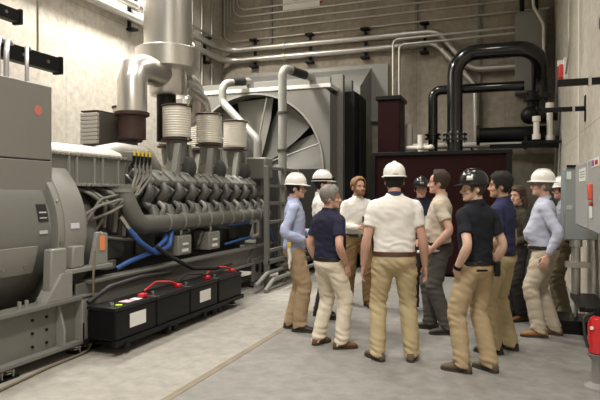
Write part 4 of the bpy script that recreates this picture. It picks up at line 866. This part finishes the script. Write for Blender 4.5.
# left group
p1, i1 = person('person in light blue long-sleeved shirt, white hard hat and khaki trousers, far left', fr(-2.31, 6.25), -70, 1.77, untuck=.06, shirt=LBLUE, pants=KH, shoes='shoe_dark', hair='hair_dark', hat='hat_white', glasses=1, sleeve='long', skin=RUDDY, head=(-4, 2, 0), feet=((-.09, -.04, 10), (.09, .06, -12)),
    arms={'R': dict(wrist=(.21, .12, .10), pole=(.3, -1, 0)), 'L': dict(wrist=(-.20, .26, .16), pole=(-.4, -1, -.2), thumb=(0, 0, 1), palm=(1, 0, 0))}, cap_badge=[(0, .075, .05, .035, ('hat_mark', (.35, .33, .3)), 'emblem')])
p2, i2 = person('person in white shirt and white hard hat with dark goggles strap, mostly hidden', fr(-2.23, 7.0), -70, 1.83, shirt=WHT, pants=DARKT, shoes='shoe_black', hair='hair_dark', hat='hat_white', sleeve='long', skin=FAIR, feet=((-.1, 0, 10), (.1, .05, -8)))
g_ = MB()
for a in range(0, 360, 15): pass
ga = [i2['MH'] @ V((.109 * math.cos(math.radians(t)), -.006 + .134 * math.sin(math.radians(t)), .055)) for t in range(0, 361, 15)]
MB().tube(ga, .011, 8).build('goggle_strap', BLK, p2, world=False); MB().box(-.07, .07, .115, .145, .045, .085, i2['MH']).build('goggles', BLK, p2, world=False, bevel=.01)
p3, i3 = person('grey-haired person in navy polo and cream trousers, hand in pocket, seen from behind', fr(-1.765, 5.70), -32, 1.65, shirt=NAVY, pants=CREAM, shoes='shoe_brown', hair='hair_grey', skin=RUDDY, head=(-42, 0, 0), girth=1.15, belly=.03, feet=((-.10, -.01, 8), (.20, .06, -24)),
    arms={'R': dict(wrist=(.215, .06, -.02), pole=(.6, -1, 0), fdir=(0, .25, -1)), 'L': dict(wrist=(-.25, .06, -.06))})
p4, i4 = person('bearded fair-haired person in white shirt and brown trousers facing the camera', fr(-1.97, 7.96), -152, 1.80, shirt=WHT, pants=BRN, shoes='shoe_brown', hair='hair_blond', beard='beard_blond', skin=FAIR, hairline=[(0, .094), (.55, .09), (.95, .06), (1.15, .01), (1.38, .0), (1.5, .03), (1.75, .02), (1.95, -.045), (3.2, -.06)], sleeve='long', head=(16, 0, 0), feet=((-.11, .10, 10), (.12, -.12, -12)),
    arms={'R': dict(wrist=(.02, .20, .14), pole=(1, -.5, -.3), thumb=(0, 0, 1), palm=(0, -1, 0)), 'L': dict(wrist=(-.12, .2, .17), pole=(-1, -.5, -.3), thumb=(0, 0, 1), palm=(0, -1, 0))})
MB().box(-.03, .03, 0, .006, -.05, .04, Matrix.Translation(i4['T'](V((-.06, .135, .26))))).build('badge', mat('badge_dark', (.03, .035, .05), .5), p4, world=False)
p5, i5 = person('person in white polo with navy collar, white hard hat and khakis, seen squarely from behind', fr(-.985, 5.43), 14, 1.83, shirt=WHT2, pants=KH2, shoes='shoe_taupe', hair='hair_dark', hat='hat_white', skin=RUDDY, belt='belt_brown', girth=1.12, collar=mat('collar_navy', (.03, .035, .09), .8), feet=((-.16, 0, 30), (.15, .02, -10)), head=(2, 0, 0),
    arms={'L': dict(wrist=(-.285, .04, -.09)), 'R': dict(wrist=(.285, .05, -.09))}, cap_badge=[(180, .052, .055, .010, ('hat_mark', (.35, .33, .3)), 'emblem')])
p6, i6 = person('person in navy T-shirt with white print and black hard hat, facing the camera', fr(-1.07, 7.85), -168, 1.77, shirt=NAVY, pants=DARKT, shoes='shoe_black', hair='hair_dark', hat='hat_black', skin=FAIR, sleeve='short', head=(0, 4, 0), feet=((-.1, 0, 10), (.1, 0, -10)), cap_badge=[(0, .07, .06, .03, ('hat_pale', (.3, .3, .28)), 'emblem')])
for x, z, w_, h_ in ((-.05, .29, .025, .08), (.0, .30, .025, .06), (.04, .26, .03, .09), (-.03, .2, .05, .03), (.05, .19, .02, .05)):
    MB().box(-w_ / 2, w_ / 2, -.01, .012, -h_ / 2, h_ / 2, Matrix.Translation(i6['T'](V((x, .128, z))))).build('shirt_print', mat('print_white', (.6, .6, .62), .8), p6, world=False)
p7, i7 = person('balding person in beige polo and charcoal trousers in profile, holding rolled paper', fr(-.68, 6.73), 92, 1.83, shirt=BEIGE, pants=CHAR, shoes='shoe_dark', hair='hair_brown', skin=RUDDY, girth=1.1, belly=.05, head=(0, 0, 0), feet=((-.10, -.06, 14), (.11, .13, -10)),
    hairline=[(0, .113), (.6, .11), (1.0, .085), (1.2, .0), (1.38, -.03), (1.5, .012), (1.75, .01), (1.95, -.055), (3.2, -.07)],
    arms={'L': dict(wrist=(-.24, .05, .0), pole=(-.4, -1, 0), fdir=(.2, .9, -.5), thumb=(0, .3, 1), palm=(1, .2, 0), curl=1.1), 'R': dict(wrist=(.22, .16, .06))})
p8, i8 = person('person in black T-shirt and black hard hat with stickers, tan work trousers, front right', fr(-.25, 5.33), 52, 1.75, shirt=BLKT, pants=KH3, shoes='shoe_taupe', hair='hair_brown', hat='hat_black', skin=PALE, head=(54, 2, 0), twist=-4, belt='belt_black', sleeve='short', feet=((-.12, .05, 22), (.12, -.06, -2)),
    arms={'L': dict(wrist=(-.23, .02, -.025), fdir=(.55, .2, -.8), curl=.5), 'R': dict(wrist=(.235, .03, -.05))},
    cap_badge=[(-62, .07, .055, .04, ('hat_white_dot', (.62, .62, .58)), 'sticker'), (118, .065, .045, .03, ('hat_green', (.20, .36, .10)), 'sticker'), (138, .06, .035, .035, ('hat_yellow', (.45, .42, .12)), 'sticker')])
sh, el, wr = i8['ARM']['L']; d_ = (wr - el).normalized(); q = MB(); q.cyl(wr - d_ * .045, wr - d_ * .015, .036, n=18); q.build('watch_strap', BLK, p8, world=False)
sh, el, wr = i8['ARM']['R']; d_ = (wr - el).normalized(); q = MB(); q.cyl(wr - d_ * .05, wr - d_ * .02, .036, n=18); q.build('wristband', BLK, p8, world=False)
MB().box(-.035, .035, -.02, .025, -.12, .01, Matrix.Translation(i8['T'](V((.13, -.135, .03)))) @ Matrix.Rotation(.5, 4, 'Z')).build('phone_holster', BLK, p8, world=False, bevel=.008)
MB().box(-.05, .05, -.008, .006, -.008, .008, Matrix.Translation(i8['pel'] + V((-.085, -.142, -.025))) @ Matrix.Rotation(-.3, 4, 'Z')).build('pocket_slit', BLK, p8, world=False)
p9, i9 = person('dark-haired person in navy polo and khakis in profile, right behind the black T-shirt', fr(-.04, 6.10), 72, 1.78, shirt=NAVY2, pants=KH2, shoes='shoe_black', hair='hair_dark', skin=TAN, head=(18, 0, 0), feet=((-.12, .03, 10), (.12, -.05, -10)), girth=1.03,
    arms={'L': dict(wrist=(-.23, .13, -.03), pole=(-.4, -1, 0))})
p10, i10 = person('long-haired person in dark green top, half hidden behind the navy polo', fr(.16, 7.7), 118, 1.66, shirt=DKG, pants=DARKT, shoes='shoe_brown', hair='hair_chestnut', hairlen=.12, skin=FAIR, sleeve='long', girth=.85, head=(24, 0, 0), feet=((-.09, 0, 8), (.09, .04, -8)), arms={'L': dict(wrist=(-.16, .2, .06), pole=(-.5, -1, 0))})
p11, i11 = person('stout person in pale blue shirt, white full-brim hard hat and stone trousers at right', fr(.345, 6.94), 84, 1.80, shirt=PALEB, pants=STONE, shoes='shoe_tan', hair='hair_grey', hat='hat_white', hat_kind='full', skin=RUDDY, sleeve='long', girth=1.1, belly=.10, glasses=1, head=(4, -2, 0), lean=2, feet=((-.10, -.02, 10), (.10, -.16, -6)),
    arms={'L': dict(wrist=(-.25, -.04, -.045), pole=(-.3, -1, 0))})
ly = MB(); T_ = i11['T']; Rr = [T_(V(((.085) * math.cos(math.radians(t)), -.02 + .078 * math.sin(math.radians(t)), .572 - .045 * (1 + math.sin(math.radians(t)))))) for t in range(-200, 25, 15)]; ly.tube(Rr, .009, 8); ly.build('lanyard', mat('lanyard_blue', (.04, .05, .16), .7), p11, world=False)
p12, i12 = person('person in grey-blue shirt and white hard hat, barely seen behind the switch box', fr(.72, 8.05), 88, 1.75, shirt=GREYB, pants=OLIVE, shoes='shoe_dark', hair='hair_brown', hat='hat_white', skin=RUDDY, girth=.92, feet=((-.1, 0, 8), (.1, .05, -8)), arms={'L': dict(wrist=(-.22, .1, 0), pole=(-.3, -1, 0))})
# held and carried things
M7 = p7.matrix_basis
sh, el, wr = i7['ARM']['L']; h7 = M7 @ (wr + V((.03, .07, -.05)))
rp = thing('rolled_paper', 'white rolled sheet of paper in the hand of the beige polo wearer', 'paper', h7)
MB().cyl((-.10, -.05, .004), (.17, .06, .018), .016, n=14).build('roll', mat('paper_white', (.80, .78, .74), .7), rp, world=False)
def gloves(loc, label, rz=0):
    t = thing('work_gloves', label, 'gloves', loc, rz, None); q = MB()
    limb(q, [V((0, 0, .0)), V((.0, .01, -.08)), V((.01, .0, -.17)), V((.0, .0, -.21))], [(.02, .03), (.025, .045), (.024, .05), (.02, .042)], n=12)
    for i in range(4): limb(q, [V((.0, -.036 + .024 * i, -.19)), V((.004, -.042 + .028 * i, -.25)), V((.0, -.044 + .03 * i, -.285 + .01 * abs(i - 1.5)))], [.012, .012, .008], n=8)
    limb(q, [V((0, .04, -.1)), V((0, .066, -.14)), V((0, .068, -.18))], [.014, .012, .008], n=8)
    mesh_obj('glove', remesh(q, 'glove', .006, 2), mat('glove_white', (.72, .70, .64), .9), t); return t
g1 = gloves(p1.matrix_basis @ (i1['pel'] + V((.215, -.06, .06))), 'pale work gloves hanging at the hip of the light blue shirt', .3)
MB().box(-.02, .02, -.04, .04, -.03, .02).build('yellow_cuff', mat('cuff_yellow', (.75, .55, .05), .8), g1, world=False, bevel=.008)
g2 = gloves(p6.matrix_basis @ (i6['pel'] + V((-.13, .17, -.02))), 'white work gloves hanging in front of the black-hatted person at the back', 1.6)
